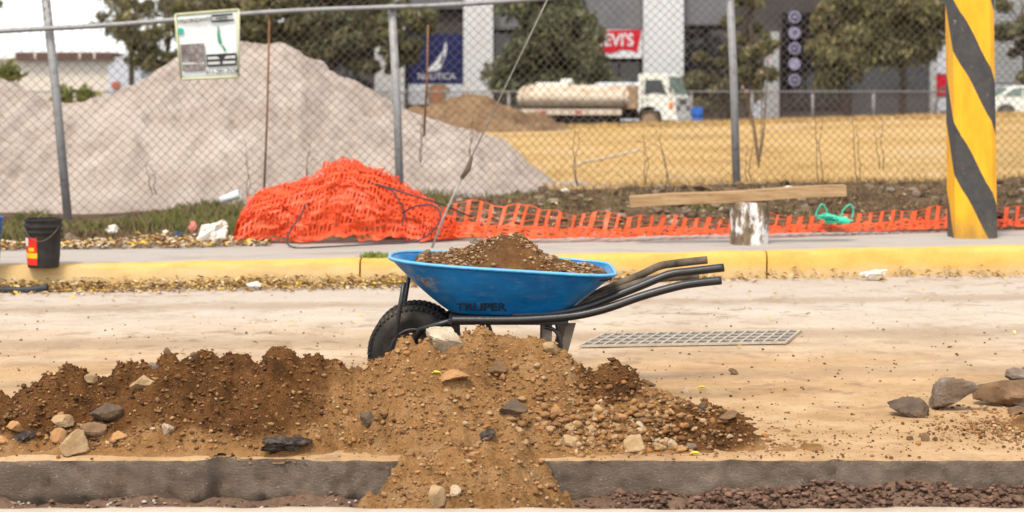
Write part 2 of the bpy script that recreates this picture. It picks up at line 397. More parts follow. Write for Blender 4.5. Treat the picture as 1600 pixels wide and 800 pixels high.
structure(npmesh('sidewalk', V, grid(160, 12), 'walk_concrete', None, True))

# verge, field and street as one height field cut into pieces
def fenceD(X): return 16.62 + .165 * X
def fenceZ(X): return float(np.interp(X, [-9, -4.3, -1.1, 2.3, 6], [.05, .06, .25, .34, .40]))
def streetZ(X): return float(np.interp(X, [-40, 6, 22, 60], [-.12, -.12, .44, .6]))
def lipZ(X): return float(np.interp(X, [-40, 0, 7.4, 20, 40], [.1, .12, .35, .70, .9]))
def gz(X, D):
    fd, fz = fenceD(X), fenceZ(X); wb = walkB(X); kz = kerbZ(X) - .03
    if D < fd:
        t = (D - wb) / (fd - wb); t = max(0, min(1, t))
        z = lerp(kz, fz, t) - .05 * math.sin(math.pi * t) * (1 if X < -1 else -.9)
        return z + (.05 * fb(X, D, 0, 4, 1.6) + (.03 + .04 * sstep(-1, 1, X)) * fb(X, D, 2, 4, 5)) * min(1, t * 6)
    z1 = lerp(fz, .15, sstep(fd, fd + 5, D))
    z1 = lerp(z1, lipZ(X), max(0, min(1, (D - 22) / 42)))
    z1 = lerp(z1, streetZ(X), sstep(65.5, 68.5, D))
    return z1 + (.04 * fb(X, D, 0, 4, 1.2) * sstep(fd + 2.5, fd, D) + .03 * fb(X, D, 0, 4, .4)) * (1 if D < 68 else .2)
VX = np.concatenate([np.linspace(-20, -5.6, 40), np.arange(-5.5, 6, .04), np.linspace(6.1, 20, 40)])
VT = np.linspace(0, 1, 90); V = []
for t in VT:
    for X in VX:
        D = lerp(walkB(X), fenceD(X) + 2.2, t); V.append((X, D, gz(X, D)))
structure(npmesh('verge', V, grid(len(VX), 90), 'verge_soil', None, True))
V = []; TX = np.linspace(-1, 1, 150); TD = np.concatenate([np.linspace(0, 1, 90) ** 1.5])
for t in TD:
    for u in TX:
        D0 = lerp(18.2, 68.6, t); X = u * lerp(16, 62, t); D = D0 + .165 * max(0, min(16, X)) * (1 - t); V.append((X, D, gz(X, D) + (.012 if t > 0 else -.05)))
structure(npmesh('field', V, grid(150, 90), 'dry_grass_field', None, True))
V = []; SX = np.linspace(-70, 70, 60)
for D in np.linspace(68.4, 150, 40):
    for X in SX: V.append((X, D, streetZ(X) - .002))
structure(npmesh('street', V, grid(60, 40), 'street_asphalt', None, True))

# ------------------------------------------------------------------ the soil pile
def soil_mat(name, a=(.055, .026, .010), b_=(.355, .185, .070)):
    m, t, b = nodes_of(name, .95, .1)
    v = coord(t); mo = attr(t, 'moist').outputs['Fac']
    n = nz(t, v, 6, 8, .7); f = nz(t, v, 130, 5, .75)
    dry = ramp(t, n, [(.3, tuple(x * .6 for x in b_)), (.5, b_), (.7, (.43, .27, .135))])
    wet = ramp(t, n, [(.3, a), (.5, (.145, .062, .020)), (.7, (.20, .095, .033))])
    k = rng_map(t, mth(t, 'ADD', mo, mth(t, 'MULTIPLY', mth(t, 'SUBTRACT', nz(t, v, 9, 6, .7), .5), .7)), .25, .75)
    c = mix(t, k, dry, wet)
    c = mix(t, .6, c, ramp(t, f, [(.3, (.35, .33, .3)), (.6, (1, 1, 1))]), 'MULTIPLY')
    gr = nz(t, v, 240, 2, .5); c = mix(t, mth(t, 'MULTIPLY', ramp(t, gr, [(.66, (0, 0, 0)), (.72, (1, 1, 1))]), .5), c, (.55, .42, .27))
    t.links.new(c, b.inputs['Base Color'])
    bump(t, b, mth(t, 'ADD', f, mth(t, 'MULTIPLY', nz(t, v, 45, 5, .7), 1.2)), .9, .012)
soil_mat('pile_soil')
OUT = [(-420, 660), (-300, 625), (-180, 600), (-80, 612), (0, 612), (30, 600), (55, 586), (72, 568), (95, 563), (125, 570), (142, 583), (160, 572), (200, 553), (245, 548), (300, 540), (350, 544),
       (400, 548), (450, 549), (500, 557), (535, 563), (560, 560), (590, 551), (615, 532), (640, 521), (700, 526), (760, 526), (800, 526), (840, 531), (870, 536), (895, 560), (920, 572),
       (940, 562), (968, 557), (990, 570), (1020, 594), (1050, 616), (1100, 640), (1140, 655), (1180, 684), (1230, 720)]
def crestD(px): return pw(px, [(-400, 6.3), (900, 6.35), (1000, 6.25), (1230, 6.05)])
def pileZ(X, D):
    px = X / 6.3 * F + CX; dc = crestD(px) + .05 * fb(X, 0, 8, 2, 2); py = pw(px, OUT); hc = max(0, H - (py - HY) / F * dc - .006 * sstep(590, 640, px) - .012)
    df = 5.86 + .03 * fb(X, 1, 1, 3, 3); hb = .62
    if px > 900: df = lerp(5.86, 5.93, sstep(900, 1230, px))
    if D <= dc:
        t = (dc - D) / (dc - df); s = 1 - t if t < 1 else -(t - 1) * 1.0
        s = s if s < 0 else s ** (.92 if px < 540 else 1.05)
    else: t = (D - dc) / hb; s = 1 - t
    z = hc * s if s > 0 else s * .3
    e = edgeD(X); ridge = min(.075, (.25 - abs(X + .165 + .02 * fb(X, D, 3, 2, 4))) * 1.05)
    zs = ridge - .02 + ((D - 5.8) * .40 if D > 5.8 else (D - 5.8) * (.30))
    if D > 6.3: zs = -1
    k = .03; hh = max(0, k - abs(z - zs)) / k; z = max(z, zs) + hh * hh * k * .25
    if D < e - .01: z = zs
    return z
def pileN(X, D, z, amp=1):
    a_ = sstep(-.03, .06, z if D > 5.8 else z + .2)
    c = fb(X, D, 0, 2, 22); l = abs(fb(X, D, 4, 4, 7))
    return z + a_ * amp * (.055 * fb(X, D, 1, 4, 3.5) + .05 * (l - .25) + .036 * fb(X, D, 2, 4, 14) + .020 * max(0, c) + .011 * fb(X, D, 6, 2, 45))
PXS = np.arange(-2.75, 1.12, .0105); PDS = np.concatenate([np.arange(5.10, 6.55, .0105), np.arange(6.56, 7.05, .03)])
zz = np.array([[pileN(X, D, pileZ(X, D)) for X in PXS] for D in PDS])
def moist(X, D, z):
    px = X / D * F + CX; py = HY + (H - z) / D * F
    a_ = sstep(625, 440, px + 60 * fb(X, D, 7, 3, 3) + (py - 600) * .6) * sstep(722, 640, py + 30 * fb(X, D, 9, 3, 4))
    b_ = sstep(60, 25, math.hypot((px - 955) * .8, (py - 590)))
    c_ = .75 * sstep(110, 60, math.hypot((px - 1110) * .9, (py - 668) * 2.0)); d_ = .45 * sstep(50, 20, math.hypot(px - 590, (py - 670)))
    return max(a_ * .95, b_, c_, d_)
def base_z(X, D): return -.004 if D > edgeD(X) - .002 else -.2
V = []; M_ = []
for i, D in enumerate(PDS):
    for j, X in enumerate(PXS):
        z = zz[i, j]; V.append((X, D, max(z, base_z(X, D) - .02))); M_.append(moist(X, D, z))
T = grid(len(PXS), len(PDS)); V = np.array(V)
bz = np.array([base_z(X, D) for D in PDS for X in PXS]); below = V[:, 2] < bz - .012
inT = (V[:, 1] < 5.84)[T].any(1); keep = np.where(inT, ~below[T].any(1), ~below[T].all(1))
rg = V[:, 2][T].max(1) - V[:, 2][T].min(1); ed_ = np.array([edgeD(X) for X in PXS]); fi = T[:, 0] % len(PXS); dm = V[:, 1][T].mean(1) - ed_[fi]
keep &= ~((rg > .028) & (np.abs(dm) < .03) & (np.abs(V[:, 0][T[:, 0]] + .165) > .25))
pile = thing('soil_pile', 'long heap of brown soil and gravel spilling over the broken road edge', 'soil pile', (-.5, 6.2, 0))
npmesh('soil', V, T[keep], 'pile_soil', pile, True, fl=M_)
def surf(X, D):
    i = int(round((D - 5.10) / .0105)); j = int(round((X + 2.75) / .0105))
    if i < 0 or i >= 138 or j < 0 or j >= len(PXS): return None
    return max(zz[i, j], base_z(X, D))
dryp = [(.20, .105, .045), (.28, .155, .066), (.36, .21, .095), (.38, .22, .10), (.28, .145, .06), (.40, .24, .115), (.22, .115, .05), (.44, .30, .17), (.36, .165, .055), (.30, .16, .07), (.34, .18, .075), (.26, .13, .055)]
wetp = [(.12, .054, .02), (.17, .08, .028), (.20, .098, .037), (.27, .145, .06), (.09, .043, .018), (.14, .064, .024)]
sp1, sp2 = [], []
for _ in range(60000):
    X = rng.uniform(-2.3, 1.05); D = rng.uniform(5.14, 6.5); z = surf(X, D)
    if z is None: continue
    if abs(D - edgeD(X)) < .025: continue
    if z < .012 and not (D < 5.8 and abs(X + .165) < .36 and z > -.19): continue
    px = X / D * F + CX; py = HY + (H - z) / D * F
    gravel = sstep(820, 950, px) * sstep(590, 640, py)
    if rng.random() > .75 + .25 * gravel: continue
    r = .0026 + .0085 * rng.random() ** 6
    mo = moist(X, D, z); c = pick(wetp if rng.random() < mo else dryp)
    (sp1 if r < .006 else sp2).append((X, D, z + r * .3, r, .75, c))
for _ in range(1150):                                                # gravel collected at the right foot and loose clods
    if rng.random() < .74: px, py = rng.normal(960, 95), rng.normal(665, 32)
    else: px, py = rng.uniform(0, 1150), rng.uniform(560, 780)
    D = rng.uniform(5.2, 6.4); 
    for D in np.arange(5.2, 6.5, .02):
        X = PX(px, D); z = surf(X, D)
        if z is not None and PZ(py, D) <= z: break
    else: continue
    if abs(D - edgeD(X)) < .03: continue
    r = .006 + .013 * rng.random() ** 2.6; mo = moist(X, D, z)
    sp2.append((X, D, z + r * .35, r, .75, pick(wetp if rng.random() < mo * .7 else dryp)))
scatter('grit', sp1, 1, 'pebble', pile); scatter('gravel', sp2, 2, 'pebble', pile)
# dusting of crumbs over the road
sp = []
for _ in range(3200):
    px = rng.uniform(-200, 1800); py = 435 + 285 * rng.random() ** .7; D = GD(py); X = PX(px, D)
    if D > kerbD(X) - .02: continue
    r = .002 + .0075 * rng.random() ** 5; sp.append((X, D, r * .4, r, .7, pick(wetp)))
for _ in range(900):
    px = rng.normal(1180, 110); py = rng.normal(690, 18)
    if px < 1000 or py > 714: continue
    D = GD(py); r = .002 + .006 * rng.random() ** 3; sp.append((PX(px, D), D, r * .4, r, .7, pick(dryp + wetp)))
for _ in range(1500):
    px = rng.normal(1600, 90); py = rng.normal(668, 16)
    if py > 705: continue
    D = GD(py); r = .003 + .009 * rng.random() ** 3; sp.append((PX(px, D), D, r * .4, r, .7, pick(dryp + wetp)))
scatter('road_crumbs', sp, 1, 'pebble', label='loose crumbs of soil and grit scattered over the pale road', cat='grit')
# low spread of soil by the rocks on the right
GX = np.arange(1.62, 3.6, .02); GDs = np.arange(5.9, 7.0, .02)
def rz_(X, D): 
    return .085 * math.exp(-(((X - 2.6) / .55) ** 2 + ((D - 6.42) / .26) ** 2) ** 1.2) + .012 * fb(X, D, 0, 4, 8) - .012
V = np.array([(X, D, rz_(X, D)) for D in GDs for X in GX]); T = grid(len(GX), len(GDs)); keep = ~(V[:, 2] < -.004)[T].all(1)
rp = npmesh('soil_mound', V, T[keep], 'pile_soil', None, True, fl=[.5] * len(V)); tag(rp, 'low mound of brown soil under the rocks on the right', 'soil pile')

# ------------------------------------------------------------------ single stones
pmat('stone_tan', [(.28, .175, .085), (.40, .27, .145), (.47, .34, .205)], 14, bs=.6, bscale=90, bdist=.006)
pmat('stone_pale', [(.34, .25, .16), (.48, .37, .255), (.40, .30, .20)], 18, bs=.7, bscale=110, bdist=.006)
pmat('stone_orange', [(.28, .14, .055), (.42, .23, .10), (.36, .20, .09)], 14, bs=.6, bscale=90, bdist=.006)
pmat('stone_brown', [(.11, .065, .035), (.19, .115, .065), (.25, .16, .09)], 14, bs=.6, bscale=90, bdist=.006)
pmat('stone_dark', [(.05, .037, .028), (.11, .08, .06), (.16, .105, .065), (.20, .15, .105)], 9, bs=.9, bscale=80, bdist=.01)
pmat('stone_grey', [(.14, .088, .05), (.17, .125, .09), (.26, .205, .16), (.31, .24, .18)], 7, bs=.8, bscale=80, bdist=.008)
pmat('asphalt_lump', [(.02, .016, .013), (.07, .055, .045), (.15, .12, .095)], 30, bs=1, bscale=60, bdist=.014)
pmat('broken_concrete', [(.36, .28, .19), (.55, .45, .32), (.62, .53, .40)], 22, bs=1, bscale=90, bdist=.01)
def onpile(px, py):
    for D in np.arange(5.2, 6.6, .01):
        z = surf(PX(px, D), D)
        if z is not None and PZ(py, D) <= z + .002: return D
    return GD(py)
ST = [  # label, px, py of centre, width, height, material, rotation
 ('large upright tan stone standing on the road edge at the far left', 118, 693, 46, 46, 'stone_tan', .25),
 ('flat tan slab of stone lodged high on the dark soil heap', 223, 600, 42, 27, 'stone_tan', -.15),
 ('blue-grey angular rock on the left half of the soil heap', 167, 645, 56, 30, 'stone_dark', -.12),
 ('long black lump of old asphalt at the foot of the heap', 450, 692, 80, 28, 'asphalt_lump', -.1),
 ('pale broken concrete chunk on top of the heap below the wheelbarrow', 692, 533, 62, 46, 'broken_concrete', .3),
 ('small grey-white stone low on the dark soil, right of the blue-grey rock', 262, 672, 24, 22, 'stone_pale', 0),
 ('brown boulder below the blue-grey rock', 148, 673, 44, 28, 'stone_brown', 0),
 ('rounded orange-tan stone right of the brown boulder', 185, 682, 32, 17, 'stone_orange', 0),
 ('tan stone above the upright stone at the far left', 98, 657, 34, 20, 'stone_tan', 0),
 ('orange-brown stone leaning behind the upright tan stone', 92, 680, 28, 24, 'stone_orange', .2),
 ('rounded orange stone near the left edge of the picture', 23, 666, 27, 19, 'stone_orange', 0),
 ('dark rough clod between the left edge and the upright stone', 38, 683, 40, 20, 'asphalt_lump', 0),
 ('small orange stone cut by the left edge at the heap foot', 6, 688, 22, 16, 'stone_orange', 0),
 ('tan lump on the rounded left hump of the heap', 138, 592, 28, 18, 'stone_tan', 0),
 ('dark pointed clod on the crest left of centre', 262, 551, 15, 17, 'stone_brown', .2),
 ('dark clod on the skyline of the left heap', 304, 541, 14, 15, 'stone_brown', -.2),
 ('grey-brown shard on the crest of the left heap', 240, 560, 24, 17, 'stone_grey', .5),
 ('dark round clod sitting in the dip of the crest left of the wheel', 514, 555, 26, 16, 'stone_brown', 0),
 ('dark stone half buried in the middle of the heap front', 803, 639, 44, 28, 'stone_dark', .2),
 ('small dark stone in the hollow of the heap front', 571, 656, 24, 26, 'stone_dark', .4),
 ('black shard low on the spilled soil', 762, 680, 28, 16, 'asphalt_lump', -.4),
 ('large rounded tan stone at the right foot of the heap', 891, 690, 26, 23, 'stone_tan', 0),
 ('pale angular stone among the gravel at the right foot', 1002, 666, 20, 16, 'stone_pale', .2),
 ('big brown lump among the gravel at the right foot', 991, 693, 36, 28, 'stone_tan', 0),
 ('tan oval stone at the gravel foot, left of the white one', 1030, 698, 24, 15, 'stone_tan', 0),
 ('small white stone at the gravel foot', 1052, 694, 18, 15, 'stone_pale', 0),
 ('orange stone at the gravel foot, right of the white one', 1062, 702, 22, 12, 'stone_orange', 0),
 ('grey-tan stone at the right end of the gravel foot', 1081, 699, 18, 14, 'stone_grey', 0),
 ('small round orange stone in front of the gravel foot', 1002, 707, 18, 15, 'stone_orange', 0),
 ('grey-brown pointed stone right of the heap on the road', 1099, 638, 16, 15, 'stone_dark', .2),
 ('dark crumbly clod beside the pointed stone right of the heap', 1138, 648, 32, 15, 'stone_brown', 0),
 ('orange pebble on the upper right slope of the gravel', 1048, 644, 12, 12, 'stone_orange', 0),
 ('tan rounded stone at the top right of the heap under the wheelbarrow leg', 860, 545, 26, 22, 'stone_tan', 0),
 ('orange stone on the right part of the heap', 868, 790 - 150, 24, 18, 'stone_orange', 0),
 ('long tan stone on the crest below the tray', 710, 586, 50, 20, 'stone_orange', -.15),
 ('dark brown lump on the right crest below the tray', 775, 575, 36, 24, 'stone_brown', 0),
 ('tan block at the bottom of the spill, above the near pavement', 683, 776, 28, 34, 'stone_tan', .1),
 ('pale lump right of the tan block at the bottom of the spill', 708, 768, 26, 20, 'stone_pale', 0),
 ('orange-brown stone on the lower spill', 742, 712, 18, 14, 'stone_orange', 0),
]
for k, (lab, px, py, w_, h_, m_, r_) in enumerate(ST):
    D = onpile(px, py + h_ * .30)
    if D > 6.62 and px < 1050:
        D = crestD(px) - .03; py = HY + (H - surf(PX(px, D), D)) / D * F - h_ * .25
    stone('stone', lab, 'stone', px, py, D, w_, h_, m_, 200 + k, 'stones lying on the soil heap', rot=r_, sub=4 if w_ > 30 else 3, rough=.34 if m_ == 'asphalt_lump' else .09, facets=8)
RK = [
 ('long flat grey-brown rock lying apart, left of the right-hand rock cluster', 1424, 634, 66, 34, 'stone_dark', .45),
 ('upright grey rock at the left of the right-hand rock cluster', 1489, 614, 74, 56, 'stone_grey', -.15),
 ('large brown boulder cut by the right edge', 1566, 614, 92, 44, 'stone_brown', 0),
 ('grey stone on top of the large brown boulder', 1590, 586, 46, 22, 'stone_grey', .1),
 ('small round pinkish stone below the brown boulder', 1592, 630, 24, 18, 'stone_grey', 0),
 ('second pinkish stone at the right edge, lower down', 1588, 641, 28, 16, 'stone_brown', 0),
 ('small tan stone in front of the brown boulder', 1537, 638, 18, 11, 'stone_tan', 0),
 ('lone brown clod on the road right of the heap', 1146, 581, 17, 13, 'stone_brown', 0),
 ('leftmost of three small clods on the bare road at right', 1422, 685, 11, 8, 'stone_brown', 0),
 ('middle and largest of three small clods on the bare road at right', 1445, 683, 16, 14, 'stone_brown', .3),
 ('rightmost of three small clods on the bare road at right', 1460, 686, 10, 9, 'stone_brown', 0),
]
for k, (lab, px, py, w_, h_, m_, r_) in enumerate(RK):
    D = GD(py + h_ / 2 - 2)
    if 'on top' in lab: D = 6.86
    stone('rock' if w_ > 40 else 'stone', lab, 'rock' if w_ > 40 else 'stone', px, py, D, w_, h_, m_, 300 + k, 'rocks on the right of the road', rot=r_, sub=4 if w_ > 40 else 3, rough=.12, facets=7)
# small counted stones at the gravel foot
k = 0
while k < 70:
    px, py = rng.normal(960, 90), rng.normal(672, 28)
    if px > 1130 or py > 712 or px < 800: continue
    D = onpile(px, py); s_ = rng.uniform(9, 17)
    stone('stone', 'small brown or tan stone in the gravel at the right foot of the soil heap', 'stone', px, py, D, s_, s_ * .75, random.choice(['stone_tan', 'stone_orange', 'stone_brown', 'stone_brown', 'stone_tan', 'stone_pale']), 400 + k, 'gravel stones at the foot of the heap', sub=3, rough=.3); k += 1

# ------------------------------------------------------------------ the wheelbarrow (local axes: x along, y away from the camera)
def tray_paint():
    m, t, b = nodes_of('blue_paint', .38, .5)
    v = coord(t); s = xyz(t, v)
    c = ramp(t, nz(t, v, 7, 6, .6), [(.3, (.0, .095, .28)), (.55, (.0, .145, .38)), (.75, (.005, .18, .44))])
    dust = ramp(t, nz(t, coord(t, (2, 2, 9)), 5, 7, .7), [(.52, (0, 0, 0)), (.75, (1, 1, 1))])
    c = mix(t, mth(t, 'MULTIPLY', dust, .35), c, (.17, .25, .34))
    mud = ramp(t, nz(t, v, 34, 5, .7), [(.64, (0, 0, 0)), (.68, (1, 1, 1))]); c = mix(t, mth(t, 'MULTIPLY', mud, mth(t, 'MULTIPLY', rng_map(t, s[2], .50, .38), .55)), c, (.24, .16, .09))
    sc = ramp(t, nz(t, coord(t, (3, 3, 30)), 9, 3, .6, 1.5), [(.68, (0, 0, 0)), (.71, (1, 1, 1))])
    c = mix(t, mth(t, 'MULTIPLY', sc, .35), c, (.22, .36, .50))
    d = t.nodes.new('ShaderNodeVectorMath'); d.operation = 'DISTANCE'; t.links.new(v, d.inputs[0]); d.inputs[1].default_value = (-.36, -.25, .475)
    patch = rng_map(t, mth(t, 'ADD', d.outputs['Value'], mth(t, 'MULTIPLY', nz(t, v, 26, 5, .7), .16)), .155, .115)
    c = mix(t, mth(t, 'MULTIPLY', patch, .9), c, ramp(t, nz(t, v, 40, 4), [(.35, (.16, .09, .05)), (.5, (.30, .26, .20)), (.7, (.09, .24, .35))]))
    rimk = rng_map(t, mth(t, 'ADD', mth(t, 'ADD', s[2], mth(t, 'MULTIPLY', s[0], .062)), mth(t, 'MULTIPLY', nz(t, v, 30, 4), .01)), .561, .570)
    c = mix(t, mth(t, 'MULTIPLY', rimk, .8), c, (.13, .40, .60))
    t.links.new(c, b.inputs['Base Color'])
    r = ramp(t, nz(t, v, 12, 5), [(.3, (.3, .3, .3)), (.7, (.6, .6, .6))]); t.links.new(r, b.inputs['Roughness'])
    bump(t, b, nz(t, v, 9, 3, .5), .25, .02)
tray_paint()
pmat('black_paint', [(.010, .010, .011), (.022, .021, .022)], 14, rough=.38, spec=.5, bs=.1, bscale=60, fine=.1)
pmat('dusty_black', [(.025, .022, .02), (.12, .095, .07), (.20, .15, .105)], 10, rough=.7, bs=.2, bscale=60)
pmat('strap_steel', [(.09, .07, .055), (.18, .145, .115), (.13, .10, .075)], 10, rough=.5, metal=.3, bs=.15)
pmat('tyre_rubber', [(.018, .017, .016), (.035, .032, .03), (.09, .075, .06)], 9, rough=.85, bs=.3, bscale=70, bdist=.003)
pmat('letter_black', [(.018, .025, .04), (.03, .05, .08)], 30, rough=.6, bs=0)
WY = 7.05
wb = thing('wheelbarrow', 'blue wheelbarrow with black tube handles, loaded with brown soil', 'wheelbarrow', (0, WY, 0))
def rimz(x): return .560 - .062 * x
def loop(k, n=96):                                   # k=0 bottom, 1 rim
    x0, x1 = lerp(-.262, -.515, k ** .95), lerp(.222, .43, k); hw = lerp(.20, .325, k); out = []
    cx, hx = (x0 + x1) / 2, (x1 - x0) / 2
    for i in range(n):
        a = 2 * math.pi * i / n; c, s = math.cos(a), math.sin(a)
        e = 2 / (5.5 if c > 0 else 3.2)
        x = cx + hx * math.copysign(abs(c) ** e, c); y = hw * math.copysign(abs(s) ** e, s)
        if c < 0: y *= 1 - .16 * k * (abs(c) ** 2.5)
        z = lerp(.365 - .01 * x, rimz(x), k ** 1.08)
        out.append((x, y, z))
    return out
tm = MB(); n = 96; V = []
lv = [0, .03, .08, .16, .28, .42, .56, .7, .84, .94, 1.0]
for k in lv:
    kk = k; L = loop(k)
    for (x, y, z) in L:
        d = .012 * fb(x, y, z, 3, 5) * math.sin(math.pi * min(1, k)) if k > 0 else 0
        V.append((x, y * (1 + d * 3), z + (.012 * (1 - k / .08) ** 2 * 0)))
fs = [(i * n + j, i * n + (j + 1) % n, (i + 1) * n + (j + 1) % n, (i + 1) * n + j) for i in range(len(lv) - 1) for j in range(n)] + [tuple(range(n))]
tm.add(V, fs)
tray = tm.build('tray', 'blue_paint', wb, True, local=True)
so = tray.modifiers.new('s', 'SOLIDIFY'); so.thickness = .004; so.offset = 1
rim = MB().tube(loop(1.0), .0085, 8, closed=True).build('rim', 'blue_paint', tray, True, local=True)
# maker's lettering on the near side
side0, side1 = Vector((-.02, -.231, .405)), Vector((-.02, -.262, .455))
nrm = Vector((0, -(side1 - side0).z, (side1 - side0).y)).normalized()
ang = math.atan2(side1.y - side0.y, side1.z - side0.z)
def wallY(z): 
    k = ((z - .365) / (.562 - .365)) ** (1 / 1.08); return -lerp(.20, .325, k)
zc = .402; tl_ = (wallY(.44) - wallY(.39)) / .05
Mt = Matrix.Translation((-.127, wallY(zc) - .0015, zc)) @ Matrix.Rotation(math.atan(-tl_), 4, 'X') @ FACE
text('TRUPER', 'lettering', .057, Mt, 'letter_black', tray, True, .0012, .0012, 1.02)
# frame, handles
def LP(px, py, y): D = WY + y; return Vector((PX(px, D), y, PZ(py, D)))
hr = .0175
hl = [('near lower', -.27, [(706, 500), (740, 500), (800, 500), (860, 497), (905, 492), (950, 481), (1005, 462), (1060, 447), (1090, 442), (1127, 438)], 'black_paint'),
      ('near upper', -.19, [(800, 492), (870, 489), (915, 480), (950, 467), (1000, 447), (1045, 429), (1080, 424), (1131, 418)], 'black_paint'),
      ('far upper', .25, [(800, 474), (870, 474), (905, 472), (945, 453), (1000, 430), (1030, 416), (1060, 411), (1105, 406)], 'dusty_black'),
      ('far lower', .20, [(800, 479), (880, 478), (915, 472), (960, 456), (1010, 439), (1040, 434), (1092, 431)], 'dusty_black')]
for nm, y, pts, m_ in hl:
    MB().tube(spline([LP(a_, b_, y) for a_, b_ in pts], 6), hr, 12).build('handle', m_, wb, True, local=True)
MB().box((-.26, -.275, .335), (.23, .26, .362)).build('frame', 'black_paint', wb, False, .006, local=True)
for y in (-.20, .12): MB().tube([(-.24, y, .345), (-.38, y * .6, .30), (-.43, y * .5, .21)], .013, 8).build('frame_rail', 'black_paint', wb, True, local=True)
MB().tube([(.20, -.27, .352), (.20, .25, .352)], .013, 8).build('cross_bar', 'black_paint', wb, True, local=True)
for s_, px in ((-1, 0), (1, 0)):
    y = -.19 if s_ < 0 else .19
    MB().tube([(-.445, y, .50), (-.462, y, .40), (-.478, y, .29), (-.46, y * .95, .215), (-.41, y * .95, .194)], .0095, 8).build('strut', 'black_paint', wb, True, local=True)
MB().tube([(-.41, -.20, .194), (-.41, .20, .194)], .011, 8).build('axle', 'strap_steel', wb, True, local=True)
for y in (-.07, .12):
    wh = MB().lathe([(.035, -.045), (.045, -.04), (.05, -.02), (.095, -.03), (.105, -.035), (.105, .035), (.095, .03), (.05, .02), (.045, .04), (.035, .045)], (-.41, y, .194), 'y', 32).build('wheel', 'black_paint', wb, True, local=True)
    prof = []
    for q in range(17):
        a_ = math.pi * (-.08 + 1.16 * q / 16); prof.append((.146 + .043 * math.sin(a_) * (1 if math.sin(a_) > 0 else .6), -.049 * math.cos(a_)))
    mb = MB().lathe([(.1, -.03)] + prof + [(.1, .03)], (-.41, y, .194), 'y', 72, caps=False)
    for q in range(54):
        for s_ in (-1, 0, 1):
            a_ = 2 * math.pi * (q + .5 * (s_ == 0)) / 54
            Mx = Matrix.Translation((-.41, y, .194)) @ Matrix.Rotation(-a_, 4, 'Y') @ Matrix.Translation((.1845 if s_ else .188, s_ * .029, 0)) @ Matrix.Rotation(R(28) * s_, 4, 'Z')
            mb.box((-.006, -.0105 if s_ else -.014, -.0062), (.0065, .0105 if s_ else .014, .0062), Mx)
    auto(mb.build('tyre', 'tyre_rubber', wh, local=True), 40)
for y in (-.25, .235):                                # rear legs: two steel straps and a foot, and the bent stays ahead of them
    leg = MB()
    leg.prism([(.125, .34), (.165, .34), (.155, .012), (.118, .012)], y, y + .006); leg.prism([(.225, .34), (.262, .34), (.172, .012), (.14, .012)], y + .007, y + .013)
    leg.box((.10, y - .015, 0), (.19, y + .03, .012))
    leg.build('leg', 'strap_steel', wb, False, .0015, local=True)
    MB().tube(spline([(.135, y - .004, .325), (.185, y - .004, .30), (.20, y - .004, .20), (.16, y - .004, .06)], 5), .008, 8).build('leg_brace', 'black_paint', wb, True, local=True)
    MB().tube(spline([(-.19, y * .75, .34), (-.13, y * .75, .325), (-.095, y * .75, .25), (-.06, y * .75, .12), (.10, y * .75, .03)], 5), .011, 8).build('stay', 'black_paint', wb, True, local=True)
MB().prism([(-.255, .34), (-.215, .34), (-.21, .22), (-.24, .23)], -.21, -.19).build('bracket', 'black_paint', wb, False, .003, local=True)
# the load
soil_mat('load_soil', (.05, .026, .012), (.30, .165, .075))
nr, na = 46, 150; V = []; L = np.array(loop(.93, na)); ctr = np.array([-.02, .0])
def loadz(x, y, t):
    hpk = np.interp(x, [-.5, -.42, -.36, -.25, -.12, -.05, .02, .09, .17, .25, .34, .43], [.0, .0, .015, .045, .085, .135, .135, .10, .05, .02, .008, -.01])
    z = rimz(x) - .022 + hpk * 1.02 * max(0, 1 - t ** 2.0 * .95) ** .9
    return z + (.02 * fb(x, y, 0, 4, 9) + .010 * abs(fb(x, y, 3, 3, 28)) + .008 * fb(x, y, 5, 3, 40)) * sstep(1.0, .85, t)
for i in range(nr):
    t = i / (nr - 1)
    for j in range(na):
        lx = max(L[j, 0], -.415); ly = L[j, 1] * .985
        x = ctr[0] + (lx - ctr[0]) * t; y = ctr[1] + (ly - ctr[1]) * t
        V.append((x, y, loadz(x, y, abs(y) / (.31))))
T = [(i * na + j, i * na + (j + 1) % na, (i + 1) * na + (j + 1) % na, (i + 1) * na + j) for i in range(nr - 1) for j in range(na)]
load = thing('soil_load', 'heaped brown soil filling the blue wheelbarrow tray', 'soil', (0, WY, .55))
ld = npmesh('soil', np.array(V) + (0, WY, 0), T, 'load_soil', load, True, fl=[.62] * len(V))
sp = []
lp_ = [(.17, .09, .04), (.24, .135, .06), (.30, .18, .09), (.12, .065, .03), (.36, .22, .11), (.42, .30, .18)]
for _ in range(2600):
    t = math.sqrt(rng.random()) * .97; j = rng.integers(na); x = ctr[0] + (max(L[j, 0], -.41) - ctr[0]) * t; y = ctr[1] + (L[j, 1] * .98 - ctr[1]) * t
    r = .003 + .010 * rng.random() ** 4; sp.append((x, WY + y, loadz(x, y, abs(y) / .31) + r * .3, r, .75, pick(lp_)))
scatter('crumbs', sp, 2, 'pebble', load)
stone('stone', 'dark round clod at the front rim of the loaded tray', 'stone', 666, 396, 6.98, 17, 13, 'stone_brown', 501)
stone('stone', 'flat brown stone at the rear rim of the loaded tray', 'stone', 936, 423, 6.92, 24, 8, 'stone_brown', 502)
stone('stone', 'grey stone on the left slope of the load in the tray', 'stone', 741, 377, 6.92, 15, 10, 'stone_grey', 503)

